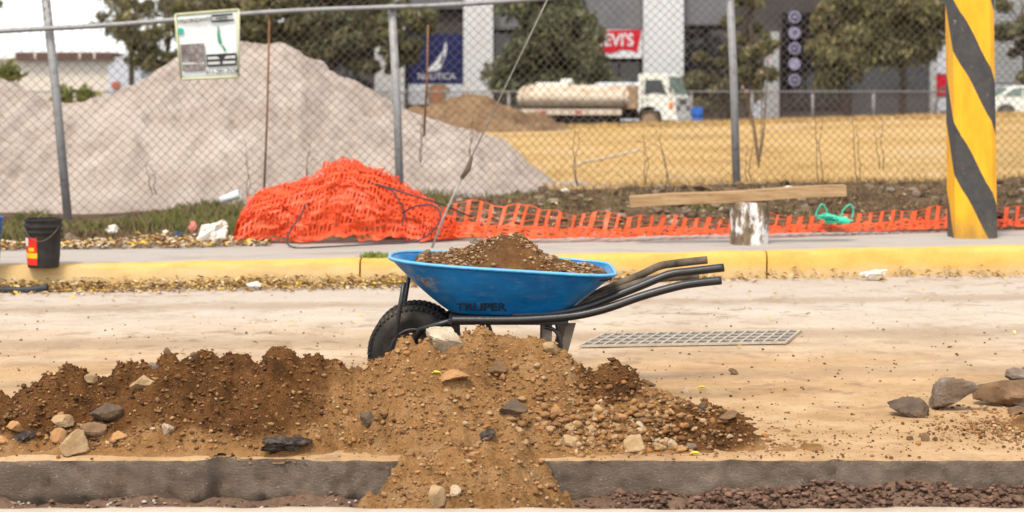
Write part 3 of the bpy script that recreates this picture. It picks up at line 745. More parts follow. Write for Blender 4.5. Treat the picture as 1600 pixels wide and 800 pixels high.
# ------------------------------------------------------------------ drain grate and puddles in the road
pmat('slot_shade_grey', [(.09, .085, .08), (.14, .13, .12)], 20, rough=.7, bs=.1); pmat('grate_bar', [(.40, .34, .27), (.52, .45, .36)], 20, rough=.8, bs=.1)
gr = thing('drain_grate', 'iron drain grate with slanting dusty bars let into the road', 'drain grate', (.34, 8.4, 0))
gx, gu, gv = Vector((.345, 8.40, 0)), Vector((1.06, .13, 0)), Vector((.15, .43, 0))
def GP(u, v, z): p = gx + gu * u + gv * v; return Vector((p.x, p.y, z))
MB().add([GP(0, 0, .010), GP(1, 0, .010), GP(1, 1, .010), GP(0, 1, .010)], [(0, 1, 2, 3)]).build('slot_shade_plate', 'slot_shade_grey', gr)  # flat dark plate above the road, its grey stands for the shaded slots
def gbar(u0, v0, u1, v1, hw, z, nm, m_):
    d = (GP(u1, v1, 0) - GP(u0, v0, 0)).normalized(); s = Vector((-d.y, d.x, 0)) * hw; a_, b_ = GP(u0, v0, 0), GP(u1, v1, 0); v = []
    for zz_ in (.004, z): v += [p + q + Vector((0, 0, zz_)) for p, q in ((a_, -s), (b_, -s), (b_, s), (a_, s))]
    MB().add(v, [(3, 2, 1, 0), (4, 5, 6, 7), (0, 1, 5, 4), (1, 2, 6, 5), (2, 3, 7, 6), (3, 0, 4, 7)]).build(nm, m_, gr)
for k in range(5): gbar(0, k / 4, 1, k / 4, .005, .016, 'long_bar', 'grate_bar')
for k in range(19): gbar(k / 18, 0, k / 18, 1, .005, .018, 'cross_bar', 'grate_bar')

# ------------------------------------------------------------------ chain link fence
pmat('galv_steel', [(.20, .20, .20), (.33, .33, .33), (.26, .25, .24)], 12, rough=.55, metal=.25, bs=.1, bscale=50)
pmat('rusty_wire', [(.12, .075, .05), (.19, .14, .11), (.16, .11, .085)], 3, rough=.8, bs=0, fine=0)
pmat('rust_rod', [(.16, .08, .04), (.24, .13, .07)], 10, rough=.9, bs=0)
fence = thing('chain_link_fence', 'tall chain link fence with leaning galvanised posts between the verge and the field', 'fence', (0, 16.6, .2))
RZ = [(-10.9, 1.55), (-7.6, 1.72), (-5.0, 1.89), (-4.36, 1.95), (-1.19, 2.18), (.33, 2.26), (2.2, 2.38), (5.6, 2.45), (9, 2.5)]
def railZ(X): return pw(X, RZ)
POST = [(-11, -10.9, 2.4), (-7.65, -7.6, 2.4), (-4.23, -4.52, 2.75), (-1.10, -1.19, 2.2), (2.30, 2.20, 2.9), (5.66, 5.60, 2.9), (9, 9, 2.9)]
for xb, xt, zt in POST:
    zb = fenceZ(xb) - .15; d = fenceD(xb); mb = MB().tube([(xb, d, zb), (lerp(xb, xt, .5) + .012, d, (zb + zt) / 2), (xt, d, zt)], .041, 12)
    p = mb.build('post', 'galv_steel', fence, True)
rp_ = [(x, fenceD(x) - .05, railZ(x) + .015 * math.sin(x * 2)) for x in np.linspace(-10.9, 9, 60)]
MB().tube(rp_, .024, 8).build('top_rail', 'galv_steel', fence, True)
for x0, x1, z0, z1 in ((-2.42, -2.36, .18, 2.15), (-1.62 + .75, -.83, .9, 2.0)):
    MB().tube([(x1, fenceD(x1) - .03, z1), ((x0 + x1) / 2 + .01, fenceD(x0) - .03, (z0 + z1) / 2), (x0, fenceD(x0) - .03, z0)], .011, 6).build('tension_rod', 'rust_rod', fence, True)
av = .0455; nw = int(15.5 / av); x_0 = -7.6; nj = 62; rw = .0023
k = np.arange(nw)[:, None]; j = np.arange(nj)[None]
odd = (j + k) % 2; U = x_0 + (k + odd) * av; Vv = j * av
wob = np.array([[fb(x_0 + kk * av, jj * av, 3, 3, .9) for jj in range(nj)] for kk in range(nw + 1)])
Zb = np.array([fenceZ(x) + .02 for x in x_0 + np.arange(nw) * av])[:, None]
wk = np.where(odd == 1, wob[np.minimum(k + 1, nw), j], wob[k, j])
Xw = U + .05 * wk + .0; Zw = Zb + Vv + .03 * wk; Yw = np.array([[fenceD(x) for x in r] for r in Xw]) + .03 * wk + np.where(odd == 1, .003, -.003)
C = np.stack([Xw, Yw, Zw], -1)[:, :, None, :] + np.array([(rw * 1.3, 0, 0), (-rw * 1.3, 0, 0), (0, -rw * 1.6, 0)])[None, None]
V = C.reshape(-1, 3); i0 = (k * nj + j[:, :-1])[..., None] * 3 + np.arange(3); i1 = (k * nj + j[:, :-1])[..., None] * 3 + (np.arange(3) + 1) % 3
T = np.stack([i0, i1, i1 + 3, i0 + 3], -1).reshape(-1, 4)
npmesh('wire_mesh', V, T, 'rusty_wire', fence, kind='stuff')
pmat('dry_vine', [(.09, .065, .045), (.15, .11, .08)], 10, bs=0)
dv = [(240, 300, 60, 'dry vine twig hanging beside the leaning left post'), (385, 330, 120, 'dry vine climbing left of the rusty rod'), (480, 300, 90, 'dry vine twig above the orange net heap'), (660, 250, 80, 'dry vine twig right of the middle fence post'), (735, 240, 70, 'dry vine twig beside the slanting guy wire'),
      (905, 285, 110, 'dry vine twig left of the two dark vines over the field'), (1010, 285, 90, 'left of two dark vines on the fence over the field'), (1042, 288, 100, 'right of two dark vines on the fence over the field'), (1170, 280, 70, 'dry vine twig just right of the post above the plank'),
      (1283, 285, 160, 'tall tangled dark vine on the fence above the plank end'), (1340, 280, 130, 'tall dark vine between the plank and the striped pole'), (1375, 260, 80, 'short dark vine left of the striped pole')]
for px, py, hp, lab in dv:
    D = fenceD(PX(px, 16.6)) - .05; s = D / F; b0 = P(px, py, D); mb = MB()
    for q in range(2):
        pts = []; x = b0.x + random.uniform(-.03, .03)
        for u in range(9):
            pts.append((x, D + random.uniform(-.01, .01), b0.z - .03 + hp * s * u / 8 * (1 - .2 * q))); x += random.uniform(-.022, .022)
        mb.tube(pts, [.0055 * (1 - u / 11) for u in range(9)], 5)
        for u in (4, 6):
            a_ = Vector(pts[u]); mb.tube([a_, a_ + Vector((random.choice((-1, 1)) * random.uniform(.03, .1), 0, random.uniform(-.02, .08)))], .0025, 4)
    o = mb.build('dry_vine', 'dry_vine', None); o.location = (0, 0, 0); tag(o, lab, 'vine', 'dry vines on the fence')

# banner wired to the fence
pmat('banner_white', [(.72, .76, .74), (.80, .82, .80)], 4, rough=.5, bs=.05); pmat('banner_edge', [(.50, .52, .30), (.60, .60, .40)], 8, rough=.6, bs=0)
pmat('print_black', [(.03, .035, .035), (.05, .05, .05)], 8, rough=.6, bs=0); pmat('print_grey', [(.10, .085, .08), (.20, .17, .16), (.34, .31, .30)], 22, rough=.6, bs=0); pmat('print_teal', [(.02, .36, .32), (.05, .45, .38)], 8, rough=.6, bs=0)
pmat('print_green', [(.03, .22, .15), (.08, .34, .24)], 20, rough=.6, bs=0); pmat('print_pale', [(.45, .45, .44), (.6, .6, .58)], 30, rough=.6, bs=0)
BD = 16.0; bs_ = BD / F
bn = thing('banner_sign', 'white printed banner with a phone number wired to the fence', 'sign', P(324, 124, BD))
def bq(p):                       # banner pixel -> point, following its four uneven corners
    u = (p[0] - 275) / 98; v = (p[1] - 20) / 103
    x = lerp(lerp(274, 373, u), lerp(283, 373, u), v); y = lerp(lerp(23, 15, u), lerp(124, 120, u), v); q = P(x, y, BD); q.y = BD + .02 * math.sin(u * 3.1) * math.sin(v * 3); return q
def bpatch(nm, pts, m_, dz, par=None, n=1):
    poly = [bq(p) for p in pts]; f = [Vector((0, -dz, 0)) + p for p in poly]; b2 = [p + Vector((0, .004, 0)) for p in f]; k = len(poly)
    return MB().add(f + b2, [tuple(range(k)), tuple(range(2 * k - 1, k - 1, -1))] + [(i, i + k, (i + 1) % k + k, (i + 1) % k) for i in range(k)]).build(nm, m_, par or bn)
V = []; 
for b2 in (0, .006):
    for v in np.linspace(20, 123, 12):
        for u in np.linspace(275, 373, 12): q = bq((u, v)); V.append((q.x, q.y + b2, q.z))
T = grid(12, 12); ring = [r for r in range(11)] + [12 * r + 11 for r in range(11)] + [143 - r for r in range(11)] + [132 - 12 * r for r in range(11)]
panel = MB().add(V, [tuple(f) for f in T] + [tuple(f + 144) for f in T] + [(ring[i], ring[(i + 1) % 44], ring[(i + 1) % 44] + 144, ring[i] + 144) for i in range(44)]).build('panel', 'banner_white', bn, True)
for e in ([(275, 20), (324, 20), (373, 20)], [(275, 123), (324, 123), (373, 123)], [(275, 20), (275, 70), (275, 123)], [(373, 20), (373, 70), (373, 123)]):
    MB().tube([bq(p) + Vector((0, -.004, 0)) for p in e], .012, 6).build('hem', 'banner_edge', bn, True)
bpatch('photo_print', [(279, 68), (317, 68), (317, 110), (279, 110)], 'print_grey', .024)
bpatch('photo_band', [(280, 97), (316, 97), (316, 100), (280, 100)], 'print_pale', .027)
bpatch('photo_mark', [(295, 73), (297, 80), (299, 73), (301, 73), (298, 86), (296, 86), (293, 73)], 'print_pale', .027)
bpatch('text_block', [(320, 86), (370, 86), (370, 105), (320, 105)], 'print_black', .022)
for a_, b_ in ((322, 90), (347, 90), (322, 98), (347, 98)): bpatch('text_line', [(a_, b_), (a_ + 21, b_), (a_ + 21, b_ + 4), (a_, b_ + 4)], 'print_pale', .025)
bpatch('leaf_print', [(340, 43), (342, 43), (342, 55), (346, 68), (344, 72), (340, 69), (339, 57)], 'print_green', .024)
bpatch('leaf_print', [(346, 73), (348, 73), (353, 81), (351, 83), (348, 80)], 'print_green', .024)
bpatch('round_mark', [(281.5 + 5 * math.cos(q * .52), 46.5 + 5 * math.sin(q * .52)) for q in range(12)], 'print_teal', .020)
bpatch('title_bar', [(331, 25), (364, 25), (364, 28), (331, 28)], 'print_black', .018); bpatch('title_bar', [(331, 34), (366, 34), (366, 37), (331, 37)], 'print_black', .018)
def btext(s, px, py, size, m_, tilt): q = bq((px, py)); text(s, 'lettering', size, Matrix.Translation((q.x, q.y - .022, q.z)) @ Matrix.Rotation(-tilt, 4, 'Y') @ FACE, m_, bn, depth=.002, bold=.001)
btext('VIGORIZANTE', 305, 31.5, .052, 'print_black', .08); btext('PASTO', 347, 31.2, .036, 'print_black', .08); btext('311-291-7174', 345, 114, .055, 'print_black', .04)

# ------------------------------------------------------------------ guy wire, striped pole, plank and stump
pd = 12.85
pmat('guy_steel', [(.22, .21, .20), (.36, .34, .31)], 20, rough=.5, metal=.4, bs=0)
gw = thing('guy_wire', 'slanting steel guy wire with clamp running up from the sidewalk to the striped pole', 'cable', P(668, 392, 12.25))
g0_, g1_ = P(668, 394, 12.25), P(725, 270, 12.30); g2_ = P(855, 0, 12.4); top_ = Vector((3.45, 12.9, 9.0))
MB().tube([g0_ - Vector((0, 0, .05)), lerp(g0_, g1_, .5), g1_], .0085, 8).build('anchor_rod', 'guy_steel', gw, True)
dirv = (g2_ - g1_).normalized(); tt = (3.45 - g1_.x) / dirv.x
MB().tube([g1_, g2_, Vector((3.45, pd, g1_.z + dirv.z * tt))], .006, 6).build('strand', 'guy_steel', gw, True)
MB().tube([lerp(g0_, g1_, .93), lerp(g0_, g1_, 1.0) + Vector((.03, 0, .03)), lerp(g1_, g2_, .09)], [.016, .021, .013], 8).build('clamp', 'dry_vine', gw, True)
def pole_mat():
    m, t, b = nodes_of('striped_paint', .6, .35)
    v = coord(t); s = xyz(t, v)
    th = mth(t, 'ARCTAN2', s[0], mth(t, 'MULTIPLY', s[1], -1))
    ph = mth(t, 'FRACT', mth(t, 'ADD', mth(t, 'ADD', mth(t, 'MULTIPLY', s[2], 1 / .935), mth(t, 'MULTIPLY', th, .36)), 20.798))
    k = mth(t, 'LESS_THAN', mth(t, 'ADD', ph, mth(t, 'MULTIPLY', mth(t, 'SUBTRACT', nz(t, v, 25, 3), .5), .015)), .43)
    ye = ramp(t, nz(t, coord(t, (2, 2, .6)), 5, 6, .65), [(.3, (.60, .29, .008)), (.6, (.74, .38, .014))])
    bk = ramp(t, nz(t, v, 12, 6, .7), [(.3, (.03, .03, .032)), (.7, (.065, .062, .06))])
    c = mix(t, k, ye, bk)
    ch = ramp(t, nz(t, v, 13, 7, .75), [(.63, (0, 0, 0)), (.66, (1, 1, 1))]); c = mix(t, mth(t, 'MULTIPLY', ch, .6), c, (.33, .28, .24))
    low = rng_map(t, mth(t, 'ADD', s[2], mth(t, 'MULTIPLY', nz(t, coord(t, (1, 1, .4)), 14, 5), .5)), .55, .2); c = mix(t, mth(t, 'MULTIPLY', low, .55), c, (.13, .10, .06))
    t.links.new(c, b.inputs['Base Color']); bump(t, b, nz(t, v, 35, 5), .3, .006)
pole_mat()
pl = thing('striped_pole', 'thick concrete pole painted with yellow and black diagonal stripes', 'pole', P(1519, 377, pd))
V = []; zs = np.linspace(-.1, 9, 40)
for z in zs:
    w_ = .162 - .0022 * z; c_ = .045
    for x, y in ((-w_, -w_ + c_), (-w_ + c_, -w_), (w_ - c_, -w_), (w_, -w_ + c_), (w_, w_ - c_), (w_ - c_, w_), (-w_ + c_, w_), (-w_, w_ - c_)): V.append((x - .012 * z, y, z))
fs = [(i * 8 + q, i * 8 + (q + 1) % 8, (i + 1) * 8 + (q + 1) % 8, (i + 1) * 8 + q) for i in range(39) for q in range(8)] + [tuple(range(8)), tuple(range(312, 320))]
MB().add(V, fs).build('shaft', 'striped_paint', pl, local=True, bevel=.008)
def stump_mat():
    m, t, b = nodes_of('flaking_white', .9, .2); v = coord(t, (1, 1, .45))
    k = ramp(t, nz(t, v, 11, 8, .72), [(.49, (0, 0, 0)), (.54, (1, 1, 1))]); c = mix(t, k, ramp(t, nz(t, v, 20, 5), [(.3, (.06, .045, .035)), (.5, (.18, .13, .08)), (.7, (.35, .27, .16))]), ramp(t, nz(t, v, 5, 5), [(.3, (.50, .48, .46)), (.7, (.74, .72, .69))]))
    t.links.new(c, b.inputs['Base Color']); bump(t, b, k, .5, .01)
stump_mat()
sD = 12.42; st = P(1171, 386, sD); V = []; hs = [0, .02, .08, .16, .24, .31, .335, .338]
for i, h_ in enumerate(hs):
    for q in range(40):
        a_ = q / 40 * 6.2832; r = (.142 + .004 * math.sin(a_ * 2) + .012 * fb(math.cos(a_) * 2, math.sin(a_) * 2, h_ * 2, 4)) * (1 if i < 6 else .96 if i == 6 else .4); V.append((r * math.cos(a_), r * math.sin(a_), h_))
fs = [(i * 40 + q, i * 40 + (q + 1) % 40, (i + 1) * 40 + (q + 1) % 40, (i + 1) * 40 + q) for i in range(7) for q in range(40)] + [tuple(range(280, 320)), tuple(range(40))]
so_ = MB().add(V, fs).build('tree_stump', 'flaking_white', None, True); so_.location = st; auto(so_, 45); tag(so_, 'short stump with flaking white paint standing under the plank', 'stump')
pmat('raw_timber', [(.24, .15, .075), (.36, .235, .125), (.44, .31, .18)], 5, (.8, 5, 9), rough=.85, bs=.3, bscale=30)
a0, a1 = P(984, 315, sD), P(1320, 297, sD); dl = (a1 - a0).length; M_ = Matrix.Translation(a0) @ Matrix.Rotation(-math.atan2(a1.z - a0.z, a1.x - a0.x), 4, 'Y')
mb = MB(); nseg = 14
for i in range(nseg + 1): pass
V = [M_ @ Vector((dl * i / nseg, y, z + .004 * math.sin(i * .7))) for i in range(nseg + 1) for y, z in ((-.07, -.042), (.07, -.042), (.07, .042), (-.07, .042))]
fs = [(i * 4 + q, i * 4 + (q + 1) % 4, (i + 1) * 4 + (q + 1) % 4, (i + 1) * 4 + q) for i in range(nseg) for q in range(4)] + [(0, 1, 2, 3), tuple(range(nseg * 4, nseg * 4 + 4))]
pk = MB().add(V, fs).build('plank', 'raw_timber', None, bevel=.006); tag(pk, 'thick weathered timber plank balanced across the white stump', 'plank')

# ------------------------------------------------------------------ buckets, pipe and litter on the left
pmat('bucket_black', [(.02, .019, .018), (.05, .045, .042)], 8, rough=.55, bs=.15); pmat('bucket_blue', [(.03, .09, .28), (.05, .14, .38)], 8, rough=.5, bs=.1)
pmat('label_red', [(.60, .025, .02), (.70, .05, .03)], 8, rough=.5, bs=0); pmat('label_yellow', [(.75, .42, .02), (.80, .50, .04)], 8, rough=.5, bs=0); pmat('label_white', [(.62, .60, .58), (.72, .70, .68)], 8, rough=.5, bs=0)
def bucket(px, py, D, m_, lab, label=True):
    b0 = P(px, py, D); t = thing('bucket', lab, 'bucket', b0, 'buckets on the kerb')
    prof = [(.0, .003), (.098, 0), (.102, .01), (.112, .225), (.124, .23), (.124, .243), (.114, .247), (.114, .262), (.127, .267), (.127, .283), (.117, .288), (.119, .306), (.127, .31), (.127, .322), (.117, .322), (.106, .06), (.0, .05)]
    auto(MB().lathe(prof, b0, 'z', 40, caps=False).build('body', m_, t), 45)
    MB().tube([b0 + Vector((.128 * math.cos(a_), .128 * math.sin(a_) - .004, .275 - .10 * math.sin((a_ + 3.6) / 3.1 * 3.14 * 0 + 0) - .095 * math.sin(max(0, min(1, (a_ + 2.6) / 2.2)) * math.pi))) for a_ in np.linspace(-2.6, -.4, 16)], .0022, 6).build('bail', 'strap_steel', t, True)
    if label:
        def patch(nm, a0_, a1_, z0, z1, m2, e):
            V = []; 
            for z in (z0, z1):
                for q in range(11):
                    a_ = lerp(a0_, a1_, q / 10); r = .102 + .0465 * z + e; V.append(b0 + Vector((r * math.sin(a_), -r * math.cos(a_), z)))
            MB().add(V, [(q, q + 1, q + 12, q + 11) for q in range(10)]).build(nm, m2, t, True)
        patch('label', -1.35, -.12, .02, .20, 'label_red', .002); patch('label_band', -1.35, -.10, .065, .10, 'label_yellow', .004); patch('label_corner', -1.35, -.75, .145, .20, 'label_white', .004); patch('label_spot', -.75, -.3, .11, .135, 'label_yellow', .004)
    return t
bucket(68, 417, 11.06, 'bucket_black', 'dark plastic bucket with a red and yellow label on the kerb')
bucket(-26, 415, 10.99, 'bucket_blue', 'blue bucket cut off by the left edge of the picture', False)
pmat('black_hose', [(.03, .033, .038), (.06, .065, .07)], 8, rough=.4, bs=.1)
hp = MB(); pts = spline([P(x, y, 10.8) for x, y in ((-260, 452), (-120, 457), (0, 453), (40, 453), (75, 449))], 6)
hs_ = MB().tube(pts, .021, 14, caps=False).build('black_pipe', 'black_hose', None, True); s2 = hs_.modifiers.new('s', 'SOLIDIFY'); s2.thickness = .004; tag(hs_, 'end of a black plastic pipe lying in the gutter at left', 'pipe')
def crumple(name, lab, cat, px, py, D, wp, hp_, m_, seed, sub=3, amp=.5, depth=None, poly=None):
    s = D / F; v, f = ICO[sub]; v = v.copy()
    r = np.array([1 + amp * fb(p[0] * 1.3 + seed, p[1] * 1.3, p[2] * 1.3, 4) - amp * .5 * abs(fb(p[0] * 2.6, p[1] * 2.6 + seed, p[2] * 2.6, 3)) for p in v]); v = v * r[:, None]
    v = (v - (v.max(0) + v.min(0)) / 2) / (v.max(0) - v.min(0)) * np.array([wp * s, depth or wp * s * .6, hp_ * s]); c = P(px, py, D)
    if poly: v[:, 0] += np.interp(v[:, 2] / (hp_ * s), [-.5, .5], [-poly, poly]) * wp * s
    o = npmesh(name, v, f, m_, None, False, local=True); o.location = c; auto(o, 30); return tag(o, lab, cat)
pmat('bag_white', [(.62, .56, .47), (.74, .70, .62)], 8, rough=.5, bs=.4, bscale=25, bdist=.01); pmat('bag_pink', [(.55, .16, .13), (.62, .24, .2)], 10, rough=.5, bs=.2); pmat('bag_navy', [(.03, .05, .10), (.06, .08, .14)], 10, rough=.5, bs=.2); pmat('bag_green', [(.03, .45, .28), (.10, .62, .42)], 9, rough=.35, bs=.4, bscale=20)
crumple('plastic_bag', 'crumpled off-white plastic bag leaning on the verge beside the orange net', 'plastic bag', 333, 364, 12.75, 56, 44, 'bag_white', 3, poly=.28, amp=.7)
crumple('paper_scrap', 'white paper scrap among weeds near the leaning post', 'litter', 175, 358, 13.6, 20, 15, 'bag_white', 5)
crumple('plastic_scrap', 'pink plastic scrap lying left of the off-white bag', 'litter', 301, 355, 13.6, 15, 20, 'bag_pink', 8)
crumple('cloth_scrap', 'navy scrap lying between the weeds and the leaves', 'litter', 277, 367, 13.1, 18, 12, 'bag_navy', 9)
crumple('paper_scrap', 'small white paper scrap left of the navy scrap', 'litter', 259, 362, 13.3, 10, 7, 'bag_white', 10)
crumple('paper_scrap', 'white crumpled paper in the gutter leaves left of the wheelbarrow', 'litter', 397, 445, 10.95, 26, 11, 'bag_white', 11)
crumple('paper_scrap', 'flattened pale paper in the gutter right of the wheelbarrow handles', 'litter', 1364, 427, 11.55, 38, 12, 'bag_white', 12, poly=.3)
crumple('foam_scrap', 'white scrap lying on top of the timber plank', 'litter', 1232, 293, 12.45, 16, 7, 'bag_white', 13)
crumple('paper_scrap', 'cream paper scrap caught in the orange net right of the load', 'litter', 928, 367, 12.9, 22, 11, 'bag_white', 14)
crumple('paper_scrap', 'pale scrap lying on the verge beyond the orange net', 'litter', 883, 297, 15.6, 14, 6, 'bag_white', 15)
cup = MB().lathe([(.0, -.09), (.03, -.09), (.043, .09), (.045, .094), (.041, .09), (.028, -.085)], (0, 0, 0), 'z', 20, caps=False).build('foam_cup', 'banner_white', None, True); cup.location = P(359, 308, 15.2); cup.rotation_euler = (.2, R(72), .2); tag(cup, 'white foam cup lying on the verge behind the orange net heap', 'cup')
gb = crumple('plastic_bag', 'green plastic carrier bag with loop handles caught on the orange net', 'plastic bag', 1302, 341, 13.0, 60, 17, 'bag_green', 21, amp=.9)
for x0, x1, x2 in ((-.14, -.09, -.05), (.06, .13, .155)):
    MB().tube(spline([(x0, 0, .01), (x0 + .015, 0, .06), (x1, -.01, .11), (x2, 0, .06), (x2 - .01, 0, .0)], 5), [.006] * 21, 6).build('bag_handle', 'bag_green', gb, True, local=True)

# ------------------------------------------------------------------ orange safety net
def net_mat(name, c0, c1):
    m, t, b = nodes_of(name, .45, .4); c = ramp(t, nz(t, coord(t), 9, 4), [(.3, c0), (.7, c1)]); t.links.new(c, b.inputs['Base Color'])
    tr = t.nodes.new('ShaderNodeBsdfTranslucent'); t.links.new(c, tr.inputs[0]); mx = t.nodes.new('ShaderNodeMixShader'); mx.inputs[0].default_value = .3
    t.links.new(b.outputs[0], mx.inputs[1]); t.links.new(tr.outputs[0], mx.inputs[2]); t.links.new(mx.outputs[0], t.nodes['Material Output'].inputs[0])
net_mat('orange_net', (.76, .075, .014), (.88, .14, .04))
def netsheet(fn, nu, nv, bu, bv):
    """nu x nv cells; fn(u,v in 0..1)->point; bu,bv: share of a cell covered by the strands along v and along u"""
    V = []; T = []
    us = []; 
    for i in range(nu + 1): us += [(i - bu / 2) / nu, (i + bu / 2) / nu]
    vs = []
    for j in range(nv + 1): vs += [(j - bv / 2) / nv, (j + bv / 2) / nv]
    idx = {}
    for a_ in range(len(us)):
        for b_ in range(len(vs)): idx[a_, b_] = len(V); V.append(tuple(fn(us[a_], vs[b_])))
    for a_ in range(len(us) - 1):
        for b_ in range(len(vs) - 1):
            if a_ % 2 == 1 and b_ % 2 == 1: continue
            T.append((idx[a_, b_], idx[a_ + 1, b_], idx[a_ + 1, b_ + 1], idx[a_, b_ + 1]))
    return V, T
net = thing('safety_net', 'orange plastic safety net heaped up and trailing along the sidewalk edge', 'safety net', P(540, 384, 12.75))
HO = [(372, 372), (380, 330), (400, 305), (440, 292), (480, 285), (515, 262), (530, 256), (560, 262), (590, 272), (615, 288), (640, 305), (670, 322), (700, 345), (720, 372)]
NDc = 12.95
def heapH(X):
    px = X / NDc * F + CX; return max(.0, PZ(pw(px, HO), NDc) - kerbZ(X)) if 372 < px < 720 else 0
X0n, X1n = PX(374, NDc), PX(716, NDc)
V, T = [], []; off = 0
for lay in range(5):
    sh = lay * .7; sc_ = 1.0 - .045 * lay; rise = .02 * (lay % 3)
    def fn(u, v):
        X = lerp(X0n, X1n, u); X += .03 * fb(X * 2, v * 3, sh, 3) ; h_ = heapH(X) * sc_
        a_ = math.pi * (.02 + .80 * v); d = .45 * min(1, h_ / .3 + .25) * sc_
        z = h_ * math.sin(min(a_, math.pi)) ** .75 if a_ < math.pi / 2 else h_ * (.35 + .65 * math.sin(a_))
        y = NDc - d * math.cos(a_) * .62
        n_ = 1.5 * fb(X * 1.2, v * 2, sh + 3, 4, 3.0); m2 = fb(X, v, sh, 3, 14)
        return (X + .03 * n_, y + .05 * n_ + .018 * m2, kerbZ(X) + .012 + max(0, z + (.05 * n_ + .02 * m2) * min(1, h_ * 4)))
    v_, t_ = netsheet(fn, 56, 22 if lay < 5 else 17, .27, .27); V += v_; T += [tuple(i + off for i in q) for q in t_]; off += len(v_)
npmesh('heap', V, T, 'orange_net', net, True)
def fringe(px0, py0, hgt, lean, seed):
    D = 12.95
    def fn(u, v): p = P(px0 + 20 * u + lean * v + 3 * math.sin(v * 5 + seed), py0 - hgt * v, D); p.y += .04 * math.sin(u * 3 + seed) + .05 * v; return p
    return netsheet(fn, 3, 7, .5, .35)
V, T = [], []; off = 0
for q in (((512, 292, 38, -6, 1)), (536, 290, 32, 8, 2), (562, 294, 30, 14, 3), (584, 304, 28, 16, 4), (604, 312, 24, 14, 5), (470, 300, 12, 2, 6), (430, 304, 10, -3, 7), (392, 322, 14, -6, 8), (640, 322, 12, 8, 9)):
    v_, t_ = fringe(*q); V += v_; T += [tuple(i + off for i in f) for f in t_]; off += len(v_)
npmesh('loose_edge', V, T, 'orange_net', net, True)
NT = [(690, 318, 372), (760, 323, 374), (800, 332, 374), (840, 334, 376), (900, 340, 374), (960, 341, 374), (1040, 342, 371), (1140, 345, 369), (1210, 341, 367), (1290, 342, 365), (1360, 338, 363), (1420, 334, 361), (1480, 327, 359), (1550, 330, 358), (1600, 327, 356), (1700, 326, 354)]
def stripD(px): return GD(pw(px, [(a_, c) for a_, b_, c in NT]), kerbZ(PX(px, 12.9)) + .012)
def trail(u, v, n=0):
    px = lerp(686, 1700, u); px += 7 * fb(px * .03, n, 2, 3); D = stripD(px); b_ = P(px, pw(px, [(q[0], q[2]) for q in NT]), D); hgt = (pw(px, [(q[0], q[2]) for q in NT]) - pw(px, [(q[0], q[1]) for q in NT])) * D / F
    n_ = fb(px * .02, v * 1.2, n, 3); m2 = fb(px * .06, v * 2, n + 4, 2)
    return (b_.x + .05 * v + .02 * n_, D + .04 + .12 * v + .05 * n_, b_.z + .012 + max(0, hgt * v * (1 + .25 * n_) + .012 * m2))
V, T = netsheet(trail, 56, 6, .30, .09)
npmesh('trailing_strip', V, T, 'orange_net', net, True)
def fold(u, v):
    p = trail(u, v * .38, 5); n_ = fb(u * 70, v * 2, 1, 4); return (p[0] + .03 * n_, p[1] - .05 - .06 * (1 - v) + .03 * n_, p[2] + .03 * max(0, fb(u * 130, v * 3, 2, 3)) + .004)
V, T = netsheet(fold, 90, 4, .5, .5); npmesh('folded_strip', V, T, 'orange_net', net, True)
def cable(pts, lab):
    p = spline([P(x, y, d) for x, y, d in pts], 6); o = MB().tube(p, .0065, 8).build('cable', 'black_hose', None, True); tag(o, lab, 'cable', 'black cables in the net')
cable([(628, 333, 12.7), (650, 322, 12.6), (675, 321, 12.55), (688, 332, 12.5), (683, 352, 12.45), (665, 370, 12.4), (640, 379, 12.38), (600, 381, 12.36), (560, 383, 12.34), (500, 386, 12.3), (462, 387, 12.28), (448, 378, 12.32), (455, 358, 12.45), (468, 340, 12.6), (478, 318, 12.7), (492, 300, 12.85)], 'black cable looped in a long oval in front of the orange net')
cable([(556, 282, 12.85), (580, 286, 12.8), (610, 294, 12.75), (640, 304, 12.7), (670, 313, 12.7), (695, 321, 12.75), (720, 332, 12.9), (745, 341, 13.1)], 'black cable running down the right slope of the orange net')
cable([(590, 288, 12.72), (612, 298, 12.68), (624, 315, 12.66), (632, 335, 12.68), (628, 352, 12.64)], 'short black cable drooping over the right end of the net heap')

# ------------------------------------------------------------------ leaves and weeds
def leaves(name, spots, pal, lab, cat):
    V, T, C = [], [], []; off = 0
    for x, y, z, s in spots:
        a_ = rng.uniform(0, 6.28); d = np.array([math.cos(a_), math.sin(a_), rng.uniform(-.5, .5)]); e = np.array([-math.sin(a_), math.cos(a_), rng.uniform(-.5, .5)]) * rng.uniform(.4, .65); c = np.array([x, y, z]); up = np.array([0, 0, s * rng.uniform(.1, .5)])
        V += [c - d * s, c + e * s * .8 + up, c + d * s, c - e * s * .8 + up, ]; T += [(off, off + 1, off + 2), (off, off + 2, off + 3)]; C += [pick(pal)] * 4; off += 4
    o = npmesh(name, V, T, 'leaf_litter', None, False, np.array(C), kind='stuff'); tag(o, lab, cat); return o
lpal = [(.42, .26, .10), (.50, .33, .14), (.33, .19, .08), (.55, .40, .20), (.24, .13, .06), (.58, .46, .30), (.60, .38, .05)]
sp = []
for _ in range(6500):
    px = rng.uniform(-150, 1750); X = PX(px, 11.4); dens = np.interp(px, [-200, 80, 350, 640, 680, 950, 1050, 1200, 1800], [1, 1, .9, .8, .8, .6, .3, .12, .12])
    if rng.random() > dens: continue
    D = kerbD(X) - abs(rng.normal(0, .16 if px < 900 else .1)) - .02; s = rng.uniform(.012, .03); sp.append((X, D, .008 + .075 * rng.random() ** 1.5 * max(0, 1 - (kerbD(X) - D) / .25), s))
leaves('gutter_leaves', sp, lpal, 'dry tan leaves drifted along the gutter below the yellow kerb', 'leaves')
sp = []
